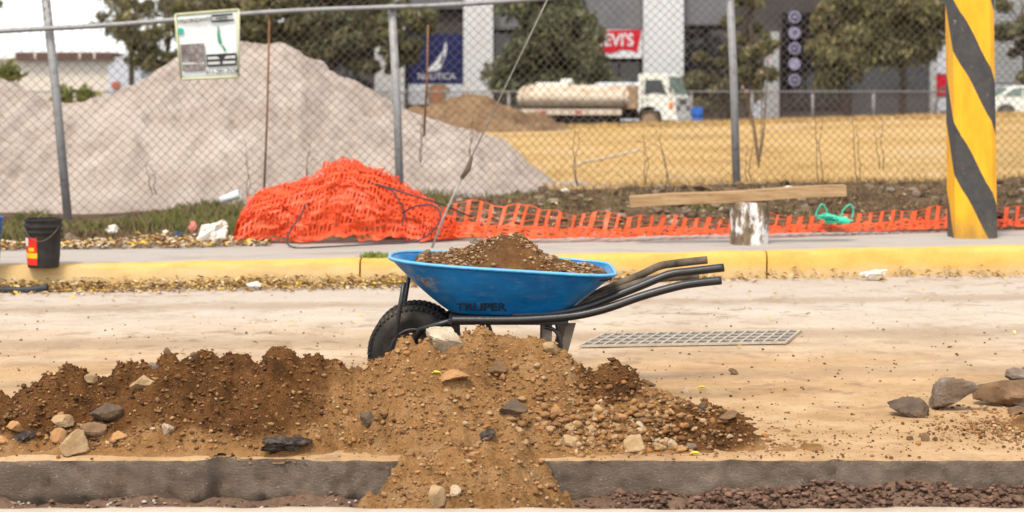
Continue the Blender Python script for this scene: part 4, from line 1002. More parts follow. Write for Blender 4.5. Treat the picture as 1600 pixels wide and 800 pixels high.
for _ in range(120):
    px = rng.uniform(-100, 1700); py = 440 + 120 * rng.random() ** 2; D = GD(py); X = PX(px, D)
    if D < kerbD(X) - .05: sp.append((X, D, .008, rng.uniform(.012, .022)))
leaves('fallen_leaves', sp, [(.62, .42, .05), (.45, .30, .12), (.62, .50, .16)], 'single yellow leaves scattered over the pale road', 'leaves')
sp = []
for _ in range(3600):
    px = rng.uniform(-150, 420); D = walkB(PX(px, 13)) + rng.uniform(-.18, .75); X = PX(px, D); sp.append((X, D, gz(X, D) + .03 + .03 * rng.random(), rng.uniform(.015, .04)))
for _ in range(500):
    px = rng.uniform(700, 1700); D = walkB(PX(px, 13)) + rng.uniform(.0, 2.5); X = PX(px, D); sp.append((X, D, gz(X, D) + .02, rng.uniform(.012, .03)))
leaves('verge_leaves', sp, lpal + [(.55, .45, .34)] * 3, 'dry leaves and broken rubble strewn along the back of the sidewalk', 'leaves')
for lab, px, py in (('bright yellow leaf standing on the soil heap', 681, 583), ('yellow-green leaf at the right foot of the heap, left of centre', 916, 709), ('long yellow-green leaf at the right end of the gravel foot', 1086, 709), ('pale yellow leaf on the road right of the heap', 1097, 606)):
    D = onpile(px, py + 3) if px < 1000 else GD(py + 3); c = P(px, py, D); s = .022
    o = MB().add([c + Vector(q) * s for q in ((-1, 0, -.1), (-.3, -.3, .25), (.5, -.2, .2), (1, 0, 0), (.4, .3, .35), (-.3, .35, .4))], [(0, 1, 2, 3), (0, 3, 4, 5)]).build('leaf', 'leaf_yellow' if 'leaf_yellow' in MATS else pmat('leaf_yellow', [(.60, .48, .04), (.68, .56, .10)], 20, bs=0)); tag(o, lab, 'leaf')
def blades(name, gen, n, lab, cat):
    V, T, C = [], [], []; off = 0
    for _ in range(n):
        g = gen()
        if g is None: continue
        x, y, z, h_, w_, c = g; a_ = rng.uniform(0, 6.28); l = h_ * rng.uniform(.1, .7); dx, dy = math.cos(a_), math.sin(a_); b2 = rng.uniform(0, 6.28); ex, ey = math.cos(b2) * w_, math.sin(b2) * w_
        V += [(x - ex, y - ey, z), (x + ex, y + ey, z), (x + dx * l * .4, y + dy * l * .4, z + h_ * .6), (x + dx * l, y + dy * l, z + h_ * .95)]; T += [(off, off + 1, off + 2), (off + 2, off + 1, off + 3)]; C += [c] * 4; off += 4
    o = npmesh(name, V, T, 'grass_blade', None, False, np.array(C), kind='stuff'); tag(o, lab, cat); return o
gp = [(.11, .13, .035), (.16, .17, .05), (.20, .16, .07), (.24, .18, .10)]; bp = [(.15, .10, .05), (.21, .15, .08), (.09, .062, .035), (.25, .19, .11)]
def weedL():
    px = rng.uniform(-150, 700); D = rng.uniform(14.0, 16.2); X = PX(px, D); k_ = fb(X, D, 1, 3, 1.5)
    if rng.random() > .45 + k_: return None
    D += .1 * X + .6; D = min(D, fenceD(X) + .3)
    green = fb(X, D, 8, 3, .9) > .08; return X, D, gz(X, D) - .01, rng.uniform(.03, .13) * (1.25 if green else .8), rng.uniform(.004, .009), pick(gp if green else bp)
blades('weeds', weedL, 26000, 'low green and brown weeds along the foot of the fence at left', 'weeds')
def weedR():
    px = rng.uniform(640, 1750); D = rng.uniform(13.6, 17.6); X = PX(px, D); k_ = fb(X, D, 1, 3, 1.3)
    if rng.random() > .35 + 1.1 * k_: return None
    green = fb(X, D, 18, 3, .7) > .3; return X, D, gz(X, D) - .01, rng.uniform(.02, .09), rng.uniform(.004, .01), pick(gp if green else bp)
blades('dry_scrub', weedR, 30000, 'dry brown scrub covering the soil bank under the right part of the fence', 'scrub')
fpal = [(.47, .30, .11), (.54, .37, .15), (.38, .23, .08), (.52, .40, .21)]
def fieldg():
    t = rng.random(); 
    if t < .6: D = 18 + 14 * rng.random() ** 1.5; X = PX(rng.uniform(-100, 1750), D); h_ = rng.uniform(.03, .10)
    else: D = rng.uniform(60, 66.5); X = PX(rng.uniform(600, 1750), D); h_ = rng.uniform(.08, .22)
    return X, D, gz(X, D), h_, .006 + (.02 if t > .6 else 0), pick(fpal)
blades('field_grass', fieldg, 26000, 'short dry yellow grass of the field behind the fence', 'grass')
sp = []
for _ in range(3200):
    px = rng.uniform(640, 1750); D = rng.uniform(13.7, 17.4); X = PX(px, D); r = .006 + .06 * rng.random() ** 5; sp.append((X, D, gz(X, D) + r * .2, r, .7, pick([(.24, .18, .13), (.13, .085, .05), (.09, .058, .035), (.10, .065, .04), (.16, .105, .065), (.20, .14, .09), (.30, .24, .18)])))
for _ in range(700):
    px = rng.uniform(-100, 420); D = walkB(PX(px, 13)) + rng.uniform(-.05, .8); X = PX(px, D); r = .008 + .035 * rng.random() ** 4; sp.append((X, D, gz(X, D) + r * .3, r, .7, pick([(.52, .42, .30), (.40, .30, .20), (.60, .52, .42)])))
scatter('verge_rubble', sp, 2, 'pebble', label='small stones and clods scattered over the verge', cat='rubble')
for k, (lab, px, py, w_, h_, m_) in enumerate([('dark rock at the toe of the gravel mound by the fence', 849, 279, 18, 13, 'stone_dark'), ('grey concrete footing block at the base of the leaning post', 112, 374, 24, 22, 'stone_grey'), ('brown clod at the right end of the plank', 1338, 289, 16, 13, 'stone_brown'), ('dark humped clod on the bank left of the post above the plank', 1098, 286, 36, 14, 'stone_brown'), ('low dark clod on the bank at the foot of the right post', 1138, 288, 26, 12, 'stone_brown'), ('grey clod on the bank further right of the plank', 1360, 290, 24, 12, 'stone_grey')]):
    D = fenceD(PX(px, 16.6)) - .25 if k != 1 else 14.2
    X = PX(px, D); py2 = HY + (H - gz(X, D)) / D * F - h_ * .4 if k != 1 else py; stone('rock', lab, 'rock', px, min(py2, py + 25), D, w_, h_, m_, 600 + k, 'rocks on the verge', rough=.15)
def tuft():
    px = rng.normal(590, 10); X = PX(px, 11.8); D = kerbD(X) + .16 + .03 * rng.normal(); return X, D, kerbZ(X), rng.uniform(.02, .05), .005, pick([(.16, .22, .03), (.22, .26, .06)])
blades('grass_tuft', tuft, 260, 'small green grass tuft behind the kerb joint left of the wheelbarrow', 'grass')

# ------------------------------------------------------------------ mounds behind the fence
def mound_mat(name, a_, b_, c_, sc=1.2):
    m, t, b = nodes_of(name, .95, .1); v = coord(t); n = nz(t, coord(t, (1, 1, .5)), sc, 8, .65); f = nz(t, v, 22, 6, .75)
    c = ramp(t, n, [(.32, a_), (.5, b_), (.66, c_)]); c = mix(t, .35, c, ramp(t, f, [(.3, (.5, .48, .46)), (.6, (1, 1, 1))]), 'MULTIPLY')
    ru = ramp(t, nz(t, coord(t, (1, .4, .25)), 2.2, 5), [(.60, (0, 0, 0)), (.72, (1, 1, 1))]); c = mix(t, mth(t, 'MULTIPLY', ru, .5), c, tuple(x * .7 for x in a_))
    t.links.new(c, b.inputs['Base Color']); bump(t, b, f, .7, .06)
mound_mat('pale_gravel', (.37, .30, .25), (.46, .385, .33), (.55, .47, .41)); mound_mat('brown_earth', (.13, .078, .04), (.215, .135, .075), (.29, .195, .115))
def mound(name, lab, cat, out, Dc, front, back, m_, x0, x1, step, gzf, amp=.06, res=90, mat_kw=None):
    xs = np.arange(PX(x0, Dc), PX(x1, Dc), step); ds = np.concatenate([np.linspace(-front, 0, res), np.linspace(.05, back, res // 3)]); V = []
    for d in ds:
        for X in xs:
            px = X / Dc * F + CX; base = gzf(X, Dc + d); hc = max(-.3, PZ(pw(px, out), Dc) - base); t = -d / front if d < 0 else d / back
            dd = .4 * fb(X, 0, 4, 3, .6) * (1 - abs(t))
            s = 1 - t ** 1.08
            z = base + hc * s - .03 if hc > 0 else base + hc
            er = amp * (fb(X * 1.5, d * .5, 2, 5, 1.1) + .8 * abs(fb(X * 2, d * .35, 6, 5, 2.0)) + .35 * fb(X, d, 9, 3, 7)) * min(1, max(0, hc) * 2) * min(1, t * 6 + .35) * min(1, max(0, 1 - t) * 4)
            if t > .93: z -= (t - .93) * 3
            V.append((X, Dc + d + dd, z + er))
    o = npmesh(name, V, grid(len(xs), len(ds)), m_, None, True); return tag(o, lab, cat)
GO = [(-500, 60), (-300, 40), (-150, 55), (-60, 85), (0, 117), (40, 137), (85, 160), (110, 158), (150, 153), (180, 144), (215, 122), (250, 100), (280, 83), (305, 74), (330, 67), (380, 63), (430, 64), (448, 68), (470, 82), (500, 98), (530, 118), (552, 122), (575, 138), (600, 157), (640, 172), (690, 192), (740, 205), (785, 217), (805, 232), (830, 256), (865, 282), (900, 300)]
def mz(X, D): return gz(X, D) if D > fenceD(X) else fenceZ(X)
mound('gravel_mound', 'large pale pinkish mound of sand and gravel behind the fence', 'gravel pile', GO, 21.6, 4.5, 5.5, 'pale_gravel', -560, 905, .045, mz, .14, 130)
mound('earth_mound', 'brown earth mound between the gravel mound and the tanker truck', 'soil pile', [(560, 210), (610, 190), (640, 168), (670, 165), (690, 163), (705, 152), (740, 147), (760, 150), (785, 165), (810, 172), (850, 184), (885, 196), (900, 215)], 62, 3.2, 3, 'brown_earth', 560, 900, .12, gz, .28, 40)
mound('spilled_sand', 'thin pale spill of sand running out from the gravel mound into the field', 'sand', [(840, 300), (870, 281), (900, 277), (925, 284), (960, 283), (1000, 289), (1015, 310)], 20.3, 1.0, .8, 'pale_gravel', 845, 1015, .05, gz, .05, 20)
# faint white lime line on the field
pmat('lime_line', [(.50, .42, .30), (.60, .52, .40)], 3, bs=0)
V = []
for q in range(25):
    u = q / 24; px, py = lerp(893, 1003, u), lerp(259, 235, u); D = GD(py, .17); X = PX(px, D)
    for o_ in (-.09, .09): V.append((X, D + o_ * 3 * (1 + .4 * fb(u * 9, o_, 0)), gz(X, D) + .03))
structure(MB().add(V, [(2 * q, 2 * q + 1, 2 * q + 3, 2 * q + 2) for q in range(24)]).build('lime_line', 'lime_line'))

# ------------------------------------------------------------------ far side: tanker truck, vehicles, fence, buildings, trees
pmat('truck_white', [(.58, .57, .50), (.70, .69, .62)], 2, rough=.4, spec=.5, bs=0, fine=.1); pmat('tank_cream', [(.36, .26, .17), (.52, .43, .33), (.60, .52, .42)], 1.1, (1, 1, 2.2), rough=.5, bs=0, fine=.15)
pmat('tank_rust', [(.24, .15, .09), (.36, .25, .16)], 1.5, rough=.8, bs=0); pmat('chassis_black', [(.012, .011, .01), (.025, .022, .02)], 2, rough=.8, bs=0); pmat('dusty_tyre', [(.05, .04, .032), (.14, .10, .07)], 3, rough=.9, bs=0)
pmat('orange_lens', [(.70, .16, .01), (.75, .22, .02)], 4, rough=.3, bs=0); pmat('red_lens', [(.45, .03, .02), (.5, .05, .04)], 4, rough=.3, bs=0); pmat('grey_plastic', [(.10, .10, .10), (.16, .155, .15)], 4, rough=.5, bs=0)
def glass(name, c):
    m, t, b = nodes_of(name, .08, .6); b.inputs['Base Color'].default_value = (*c, 1)
    t.links.new(ramp(t, nz(t, coord(t), 1.2, 3), [(.3, tuple(x * .6 for x in c)), (.7, c)]), b.inputs['Base Color'])
glass('dark_glass', (.02, .035, .035)); glass('pale_glass', (.22, .30, .26)); glass('shop_glass', (.02, .021, .026))
tk = thing('tanker_truck', 'white cab-over water tanker truck with dusty cream tank, driving behind the field', 'truck', (.12, 75.6, -.12), rz=R(-22))
def tp(mb, n, m_, par=tk, **k): return mb.build(n, m_, par, local=True, **k)
tank = MB(); V = []; ths = [(-.05, .55), (.0, .8), (.12, .95), (.3, 1.0), (5.25, 1.0), (5.38, .95), (5.45, .8), (5.48, .5)]
for x, s in ths:
    for q in range(32): a_ = q / 32 * 6.2832; V.append((x, 1.15 + 1.12 * s * math.cos(a_), 1.5 + .58 * s * math.sin(a_)))
tnk = tp(MB().add(V, [(i * 32 + q, i * 32 + (q + 1) % 32, (i + 1) * 32 + (q + 1) % 32, (i + 1) * 32 + q) for i in range(7) for q in range(32)] + [tuple(range(32)), tuple(range(224, 256))]), 'tank', 'tank_cream'); auto(tnk, 35)
for x in (.35, 5.2): tp(MB().tube([(x, 1.15 + 1.135 * math.cos(q / 32 * 6.2832), 1.5 + .595 * math.sin(q / 32 * 6.2832)) for q in range(32)], .025, 6, closed=True), 'band', 'tank_rust', tnk)
tp(MB().box((.75, .7, 2.02), (2.3, 1.6, 2.20)), 'manhole_deck', 'truck_white', tnk, bevel=.02); tp(MB().lathe([(.28, 2.2), (.28, 2.32), (.2, 2.36)], (2.1, 1.15, 0), 'z', 20), 'hatch', 'truck_white', tnk)
tp(MB().box((5.30, .2, 1.0), (5.78, 2.1, 2.0)), 'pump_housing', 'tank_rust', bevel=.03)
tp(MB().box((.25, .0, .72), (5.1, .09, .98)), 'side_skirt', 'tank_cream', bevel=.02); tp(MB().box((.3, 2.2, .72), (5.1, 2.3, .98)), 'side_skirt', 'tank_cream', bevel=.02)
for x in (1.2, 2.9): tp(MB().box((x, -.02, .80), (x + .35, .002, .90)), 'reflector', 'red_lens')
tp(MB().box((.1, .65, .55), (7.0, 1.65, .92)), 'chassis', 'chassis_black'); tp(MB().box((2.3, .1, .35), (4.4, .5, .75)), 'fuel_tank', 'chassis_black', bevel=.03)
for x, ys in ((1.5, (.12, 1.85)), (6.35, (.08, 1.9))):
    for y in ys:
        wl = tp(MB().lathe([(.02, -.06), (.27, -.05), (.30, -.02), (.30, .28), (.27, .31), (.02, .28)], (x, y + .02, .48), 'y', 28), 'wheel', 'tank_rust'); auto(wl)
        ty = tp(MB().lathe([(.30, 0), (.44, -.02), (.48, .04), (.48, .23), (.44, .29), (.30, .27)], (x, y, .48), 'y', 32, caps=False), 'tyre', 'dusty_tyre', wl); auto(ty)
cb = MB(); poly = [(5.86, .78), (5.86, 2.5), (5.95, 2.56), (6.95, 2.56), (7.15, 2.48), (7.48, 1.62), (7.56, 1.5), (7.6, .62), (7.5, .5), (6.95, .5), (6.90, .80), (6.75, 1.03), (6.35, 1.12), (5.98, 1.03)]
cab = tp(MB().prism(poly, .04, 2.26), 'cab', 'truck_white', bevel=.03)
tp(MB().prism([(6.15, 1.62), (6.2, 2.28), (6.92, 2.28), (7.18, 1.62), (6.6, 1.72)], .018, .038), 'side_window', 'dark_glass', cab)
tp(MB().prism([(6.15, 1.62), (6.2, 2.28), (6.92, 2.28), (7.18, 1.62)], 2.262, 2.28), 'side_window', 'dark_glass', cab)
tp(MB().add([(7.17, .16, 2.40), (7.17, 2.14, 2.40), (7.47, 2.14, 1.68), (7.47, .16, 1.68), (7.20, .16, 2.41), (7.20, 2.14, 2.41), (7.50, 2.14, 1.69), (7.50, .16, 1.69)], [(0, 1, 2, 3), (7, 6, 5, 4), (0, 4, 5, 1), (1, 5, 6, 2), (2, 6, 7, 3), (3, 7, 4, 0)]), 'windscreen', 'pale_glass', cab)
tp(MB().tube([(7.47, .10, 1.66), (7.16, .10, 2.42)], .035, 6), 'window_pillar', 'truck_white', cab)
tp(MB().box((7.28, .012, 1.02), (7.46, .05, 1.28)), 'turn_signal', 'orange_lens', cab); 
for y in (.15, 1.75): tp(MB().box((7.585, y, .92), (7.625, y + .4, 1.14)), 'headlight', 'grey_plastic', cab, bevel=.01)
tp(MB().box((7.585, .62, 1.2), (7.61, 1.68, 1.42)), 'grille', 'grey_plastic', cab); tp(MB().box((7.55, .02, .42), (7.68, 2.28, .68)), 'bumper', 'truck_white', cab, bevel=.03)
dr = tp(MB().box((6.05, .022, .86), (6.08, .04, 2.35)), 'door_seam', 'grey_plastic', cab); tp(MB().box((6.2, .0, 1.38), (6.36, .03, 1.43)), 'door_handle', 'grey_plastic', cab)
tp(MB().tube([(7.2, .04, 1.9), (7.42, -.12, 1.95), (7.42, -.12, 2.05)], .015, 5).box((7.36, -.2, 1.72), (7.42, -.04, 2.12)), 'mirror', 'grey_plastic', cab); tp(MB().box((5.88, .06, .55), (6.0, .35, 2.4)), 'exhaust_stack', 'chassis_black')
# white van behind the truck, blue barrel, white car
vn = thing('van', 'pale van mostly hidden behind the tanker truck cab', 'van', (PX(930, 80), 80, -.1))
vb = MB().prism([(0, .35), (0, 2.1), (.15, 2.22), (3.0, 2.22), (3.7, 1.45), (4.5, 1.2), (4.6, .4)], 0, 1.8).build('body', pmat('van_white', [(.60, .64, .70), (.68, .71, .76)], 2, rough=.35, bs=0, fine=0), vn, bevel=.06, local=True)
for x0, x1 in ((.3, 1.3), (1.45, 2.5)): MB().box((x0, -.015, 1.4), (x1, .01, 1.95)).build('window', 'dark_glass', vn, local=True, bevel=.004)
for x in (.9, 3.7):
    for y in (-.02, 1.62): MB().lathe([(.05, 0), (.33, 0), (.33, .2), (.05, .2)], (x, y, .33), 'y', 20).build('wheel', 'chassis_black', vn, local=True)
ba = thing('barrel', 'blue plastic barrel standing just in front of the tanker truck', 'barrel', (PX(1089, 77), 77, streetZ(PX(1089, 77))))
b1 = MB().lathe([(.24, 0), (.28, .03), (.28, .3), (.295, .32), (.28, .34), (.28, .62), (.295, .64), (.28, .66), (.28, .92), (.22, .97), (.0, .97)], (0, 0, 0), 'z', 24).build('shell', pmat('barrel_blue', [(.02, .10, .42), (.04, .16, .52)], 4, rough=.45, bs=0), ba, local=True); auto(b1, 40)
car = thing('car', 'white rounded car cut by the right edge behind the field', 'car', (PX(1541, 75), 75, .42))
prof = [(0.02, .45), (.0, .75), (.10, .93), (.55, 1.0), (1.05, 1.36), (1.5, 1.50), (2.2, 1.50), (2.75, 1.36), (3.2, 1.02), (3.9, .90), (4.2, .72), (4.22, .42), (3.75, .30), (3.72, .45), (3.55, .62), (3.3, .66), (3.05, .58), (2.9, .40), (2.88, .28), (1.32, .28), (1.3, .42), (1.14, .60), (.9, .67), (.66, .60), (.5, .42), (.48, .32)]
cbod = MB().prism(prof, 0, 1.65).build('body', pmat('car_white', [(.64, .64, .56), (.72, .71, .64)], 2, rough=.3, spec=.5, bs=0, fine=0), car, bevel=.05, local=True)
for pz in ([(.72, 1.02), (1.12, 1.30), (1.52, 1.42), (1.62, 1.42), (1.62, 1.02)], [(1.70, 1.02), (1.70, 1.42), (2.15, 1.42), (2.65, 1.30), (2.95, 1.02)]): MB().prism(pz, -.02, .004).build('side_window', 'pale_glass', car, local=True)
MB().add([(.60, .2, 1.02), (.60, 1.45, 1.02), (1.04, 1.40, 1.37), (1.04, .25, 1.37), (.57, .2, 1.05), (.57, 1.45, 1.05), (1.01, 1.40, 1.40), (1.01, .25, 1.40)], [(0, 1, 2, 3), (7, 6, 5, 4), (0, 4, 5, 1), (1, 5, 6, 2), (2, 6, 7, 3), (3, 7, 4, 0)]).build('rear_window', 'pale_glass', car, local=True)
for x in (.9, 3.3):
    for y in (.0, 1.45):
        wl = MB().lathe([(.02, -.02), (.2, -.02), (.22, .2), (.02, .2)], (x, y, .32), 'y', 24).build('wheel', 'grey_plastic', car, local=True); MB().lathe([(.2, .0), (.30, -.01), (.32, .03), (.32, .17), (.2, .2)], (x, y, .32), 'y', 28, caps=False).build('tyre', 'dusty_tyre', wl, True, local=True)
MB().box((-.01, .02, .72), (.06, .22, .86)).build('tail_light', 'red_lens', car, local=True)

ff = thing('boundary_fence', 'low wire fence with white posts along the far side of the field', 'fence', (10, 84, .3)); FDm = 84
pmat('post_white', [(.24, .23, .22), (.32, .30, .28)], 4, bs=0)
xs = [PX(q, FDm) for q in range(-60, 1721, 95)]
for x in xs: MB().tube([(x, FDm, streetZ(x) - .1), (x, FDm, 1.74)], .075, 8).build('post', 'post_white', ff, True)
MB().tube([(xs[0], FDm - .09, 1.70), (xs[-1], FDm - .09, 1.70)], .035, 6).build('rail', 'post_white', ff, True)
mb = MB()
wx = np.arange(xs[0], xs[-1], .16); Vw, Tw = [], []; off = 0
for x in wx:
    for sgn in (-1, 1):
        z0, z1 = streetZ(x), 1.68; x1 = x + sgn * (z1 - z0) * .9; r = .009
        Vw += [(x - r, FDm, z0), (x + r, FDm, z0), (x1 + r, FDm, z1), (x1 - r, FDm, z1), (x, FDm + .02, z0), (x1, FDm + .02, z1)]; Tw += [(off, off + 1, off + 2, off + 3), (off + 1, off + 4, off + 5, off + 2), (off + 4, off, off + 3, off + 5)]; off += 6
npmesh('wire_mesh', Vw, Tw, 'rusty_wire', ff, kind='stuff')

# shops
pmat('facade_dark', [(.05, .046, .045), (.08, .073, .07)], .5, rough=.8, bs=0, fine=.1); pmat('pillar_white', [(.56, .57, .57), (.64, .65, .65), (.60, .58, .55)], .5, rough=.8, bs=.1, bscale=6, fine=.15)  # facade_dark is lifted a little to put distance haze into the colour
pmat('metal_siding', [(.22, .22, .23), (.29, .29, .30)], .8, rough=.5, bs=0); pmat('pale_siding', [(.38, .39, .39), (.48, .48, .48)], .8, rough=.5, bs=0); pmat('poster_white', [(.55, .58, .64), (.62, .64, .70)], 1, rough=.5, bs=0); pmat('slate_panel', [(.06, .065, .075), (.09, .095, .105)], .6, rough=.5, bs=0)
BDs = 101.0; gb0 = 0.0
shop = thing('shop_building', 'long dark shop building with white pillars behind the trees', 'building', (PX(1000, BDs), BDs, 0))
def bb(n, px0, px1, py0, py1, y0, y1, m_, par=shop, **k):
    a_, b_ = P(px0, py1, BDs), P(px1, py0, BDs); return MB().box((a_.x, BDs + y0, a_.z), (b_.x, BDs + y1, b_.z)).build(n, m_, par, **k)
wall_ = bb('wall', 470, 1462, -110, 215, 0, 8, 'facade_dark'); bb('roof', 465, 1466, -122, -111, -.5, 8.4, 'metal_siding')
for a_, b_ in ((588, 634), (725, 771), (1003, 1065)): bb('pillar', a_, b_, -108, 215, -1.3, -.02, 'pillar_white', bevel=.04)
for a_, b_ in ((1193, 1215), (1450, 1459)): bb('pillar', a_, b_, 50, 215, -.6, -.02, 'pale_siding')
bb('panel', 1172, 1192, 140, 215, -.3, -.02, 'poster_white'); bb('panel', 1065 + 265, 1448, 60, 215, -.25, -.02, 'slate_panel')
for a_, b_, c_, d_ in ((772, 1002, -60, 46), (1066, 1136, -60, 40), (640, 724, -60, 14)):
    sid = bb('siding', a_, b_, c_, d_, -.5, -.02, 'metal_siding')
    for q in np.arange(max(c_, -8), d_ - 2, 5.2): bb('slat', a_ + .5, b_ - .5, q, q + 2.6, -.58, -.502, 'metal_siding', sid)
for a_, b_, c_, d_ in ((772, 862, 50, 158), (868, 1000, 95, 158), (1067, 1170, 45, 158), (500, 586, 60, 160), (1222, 1328, 20, 170)):
    fr = bb('window', a_, b_, c_, d_, -.12, -.015, 'chassis_black')
    n_ = max(2, int((b_ - a_) / 30)); 
    for q in range(n_): bb('pane', lerp(a_, b_, q / n_) + 1.2, lerp(a_, b_, (q + 1) / n_) - 1.2, c_ + 2, d_ - 2, -.16, -.125, 'shop_glass', fr)
def sign_at(name, lab, px0, px1, py0, py1, y, m_, cat='sign', group=None):
    a_, b_ = P(px0, py1, BDs), P(px1, py0, BDs); t = thing(name, lab, cat, ((a_.x + b_.x) / 2, BDs + y, a_.z), group)
    MB().box((a_.x, BDs + y - .1, a_.z), (b_.x, BDs + y, b_.z)).build('board', m_, t, bevel=.01); return t
def spoly(n, pts, m_, t, y, e=.03): return MB().prism([(P(x, z, BDs).x, P(x, z, BDs).z) for x, z in pts], BDs + y - e, BDs + y).build(n, m_, t)
pmat('sign_navy', [(.012, .02, .085), (.02, .03, .11)], 1, rough=.5, bs=0); pmat('sign_red', [(.55, .008, .025), (.62, .015, .04)], 1, rough=.45, bs=0); pmat('sign_white', [(.70, .72, .74), (.76, .77, .78)], 1, rough=.5, bs=0)
t = sign_at('shop_sign', 'navy blue shop banner with a white sail emblem between pillars', 638, 724, 54, 130, -.6, 'sign_navy')
spoly('sail_emblem', [(697, 65), (693, 80), (681, 97), (667, 111), (672, 112), (686, 110), (690, 106), (697, 88), (699, 74)], 'sign_white', t, -.705); spoly('sail_sliver', [(694, 80), (690, 92), (688, 100), (690, 101), (694, 92)], 'sign_navy', t, -.74)  # white sail with a navy sliver printed on it
p = P(683, 120, BDs); text('NAUTICA', 'lettering', .55, Matrix.Translation((p.x, BDs - .72, p.z)) @ FACE, 'sign_white', t, depth=.02, sx=.95)
t = sign_at('poster', 'white poster with orange-brown print below the navy banner', 638, 724, 131, 163, -.55, 'poster_white', 'poster')
spoly('print', [(672, 163), (668, 150), (664, 140), (676, 133), (692, 132), (704, 138), (703, 150), (694, 163)], 'tank_rust', t, -.655); spoly('print', [(678, 163), (675, 145), (682, 134), (690, 136), (691, 150), (688, 163)], pmat('print_orange', [(.42, .16, .08), (.5, .22, .12)], 2, bs=0), t, -.69)
t = sign_at('shop_sign', 'red shop sign with white lettering above the truck, half behind a tree', 916, 1002, 47, 91, -.6, 'sign_white')
spoly('red_field', [(920, 49), (1001, 47), (994, 83), (984, 79), (970, 78), (955, 84), (935, 82), (926, 87)], 'sign_red', t, -.705)
p = P(960, 64, BDs); text("LEVI'S", 'lettering', 1.05, Matrix.Translation((p.x, BDs - .74, p.z)) @ FACE, 'sign_white', t, depth=.02, bold=.02, sx=.85)
pmat('disc_lilac', [(.30, .28, .42), (.38, .36, .5)], 1, bs=0); pmat('disc_dark', [(.04, .04, .07), (.06, .06, .09)], 1, bs=0)
for k, (cy, lab, inner) in enumerate(((27, 'topmost of five round shop signs in a column', 'disc_dark'), (52, 'second from top of five round shop signs, pale with a cross mark', 'disc_lilac'), (76, 'middle of five round shop signs in a column', 'disc_dark'), (100, 'second from bottom of five round shop signs, plain pale disc', 'disc_lilac'), (125, 'lowest of five round shop signs in a column', 'disc_dark'))):
    c = P(1239.5, cy, BDs); t = thing('round_sign', lab, 'sign', (c.x, BDs - .5, c.z), 'round shop signs')
    MB().lathe([(.0, .0), (.36, .0), (.36, .12), (.0, .12)], (0, 0, 0), 'y', 28, caps=False).build('disc', 'disc_lilac', t, local=True)
    if inner == 'disc_dark':
        MB().lathe([(.0, -.02), (.25, -.02), (.25, -.002), (0, -.002)], (0, 0, 0), 'y', 24, caps=False).build('centre', 'disc_dark', t, local=True); MB().box((-.12, -.05, -.08), (.12, -.025, .08)).build('mark', 'disc_lilac', t, local=True)
    elif cy == 52: MB().tube([(-.16, -.03, .16), (0, -.03, 0), (.16, -.03, .16)], .035, 5).tube([(0, -.03, 0), (0, -.03, -.2)], .035, 5).build('mark', 'disc_dark', t, local=True)
for k, (n, a_, b_, c_, d_, m_, lab) in enumerate((('poster', 1460, 1481, 40, 115, 'poster_white', 'tall white poster beside the striped pole'), ('poster', 1460, 1481, 117, 150, 'sign_red', 'small dark red poster below the tall white one'), ('poster', 1462, 1481, 153, 190, 'poster_white', 'low white panel at the foot of the posters'))): 
    t = sign_at(n, lab, a_, b_, c_, d_, -.3, m_, 'poster'); spoly('print', [(a_ + 3, c_ + 20), (b_ - 3, c_ + 20), (b_ - 3, c_ + 23), (a_ + 3, c_ + 23)], 'red_lens' if k == 0 else 'grey_plastic', t, -.405)
an = thing('annex_building', 'pale ribbed building at the right edge behind the striped pole', 'building', (PX(1580, BDs), BDs, .3))
bb('wall', 1467, 1800, -80, 205, .4, 8, 'pale_siding', an)
for q in np.arange(-8, 130, 6): bb('siding_slat', 1484, 1700, q, q + 3.2, .28, .398, 'pale_siding', an)
# cream building at far left
cr = thing('cream_building', 'low cream building with a brown roof band at the far left', 'building', (PX(100, 112), 112, 0)); BDs2 = 112.0
def cbx(n, px0, px1, py0, py1, y0, y1, m_, par=cr): a_, b_ = P(px0, py1, BDs2), P(px1, py0, BDs2); return MB().box((a_.x, BDs2 + y0, a_.z), (b_.x, BDs2 + y1, b_.z)).build(n, m_, par)
pmat('cream_wall', [(.62, .55, .46), (.70, .63, .54)], .3, rough=.9, bs=0, fine=.05); pmat('roof_brown', [(.10, .06, .05), (.16, .09, .075)], .8, bs=0)
cbx('wall', -150, 203, 93, 215, 0, 10, 'cream_wall'); rf = cbx('roof', 28, 178, 82, 92.8, -.6, 10, 'roof_brown'); cbx('parapet', -150, 206, 90, 93, -.25, -.01, 'cream_wall')
for q in (58, 90, 127, 150): cbx('roof_rib', q, q + 3, 83, 92, -.7, -.605, 'cream_wall', rf)
pmat('red_tile', [(.42, .10, .05), (.5, .15, .08)], 1, bs=0)
hs = thing('small_house', 'small white house with an orange patch beside the gravel mound', 'house', (PX(192, 106), 106, 0))
MB().prism([(PX(175, 106), 0), (PX(175, 106), PZ(105, 106)), (PX(200, 106), PZ(84, 106)), (PX(226, 106), PZ(105, 106)), (PX(226, 106), 0)], 105, 109).build('wall', 'poster_white', hs); MB().box((PX(176, 105), 104.8, PZ(138, 105)), (PX(187, 105), 104.98, PZ(128, 105))).build('shutter', 'red_tile', hs)

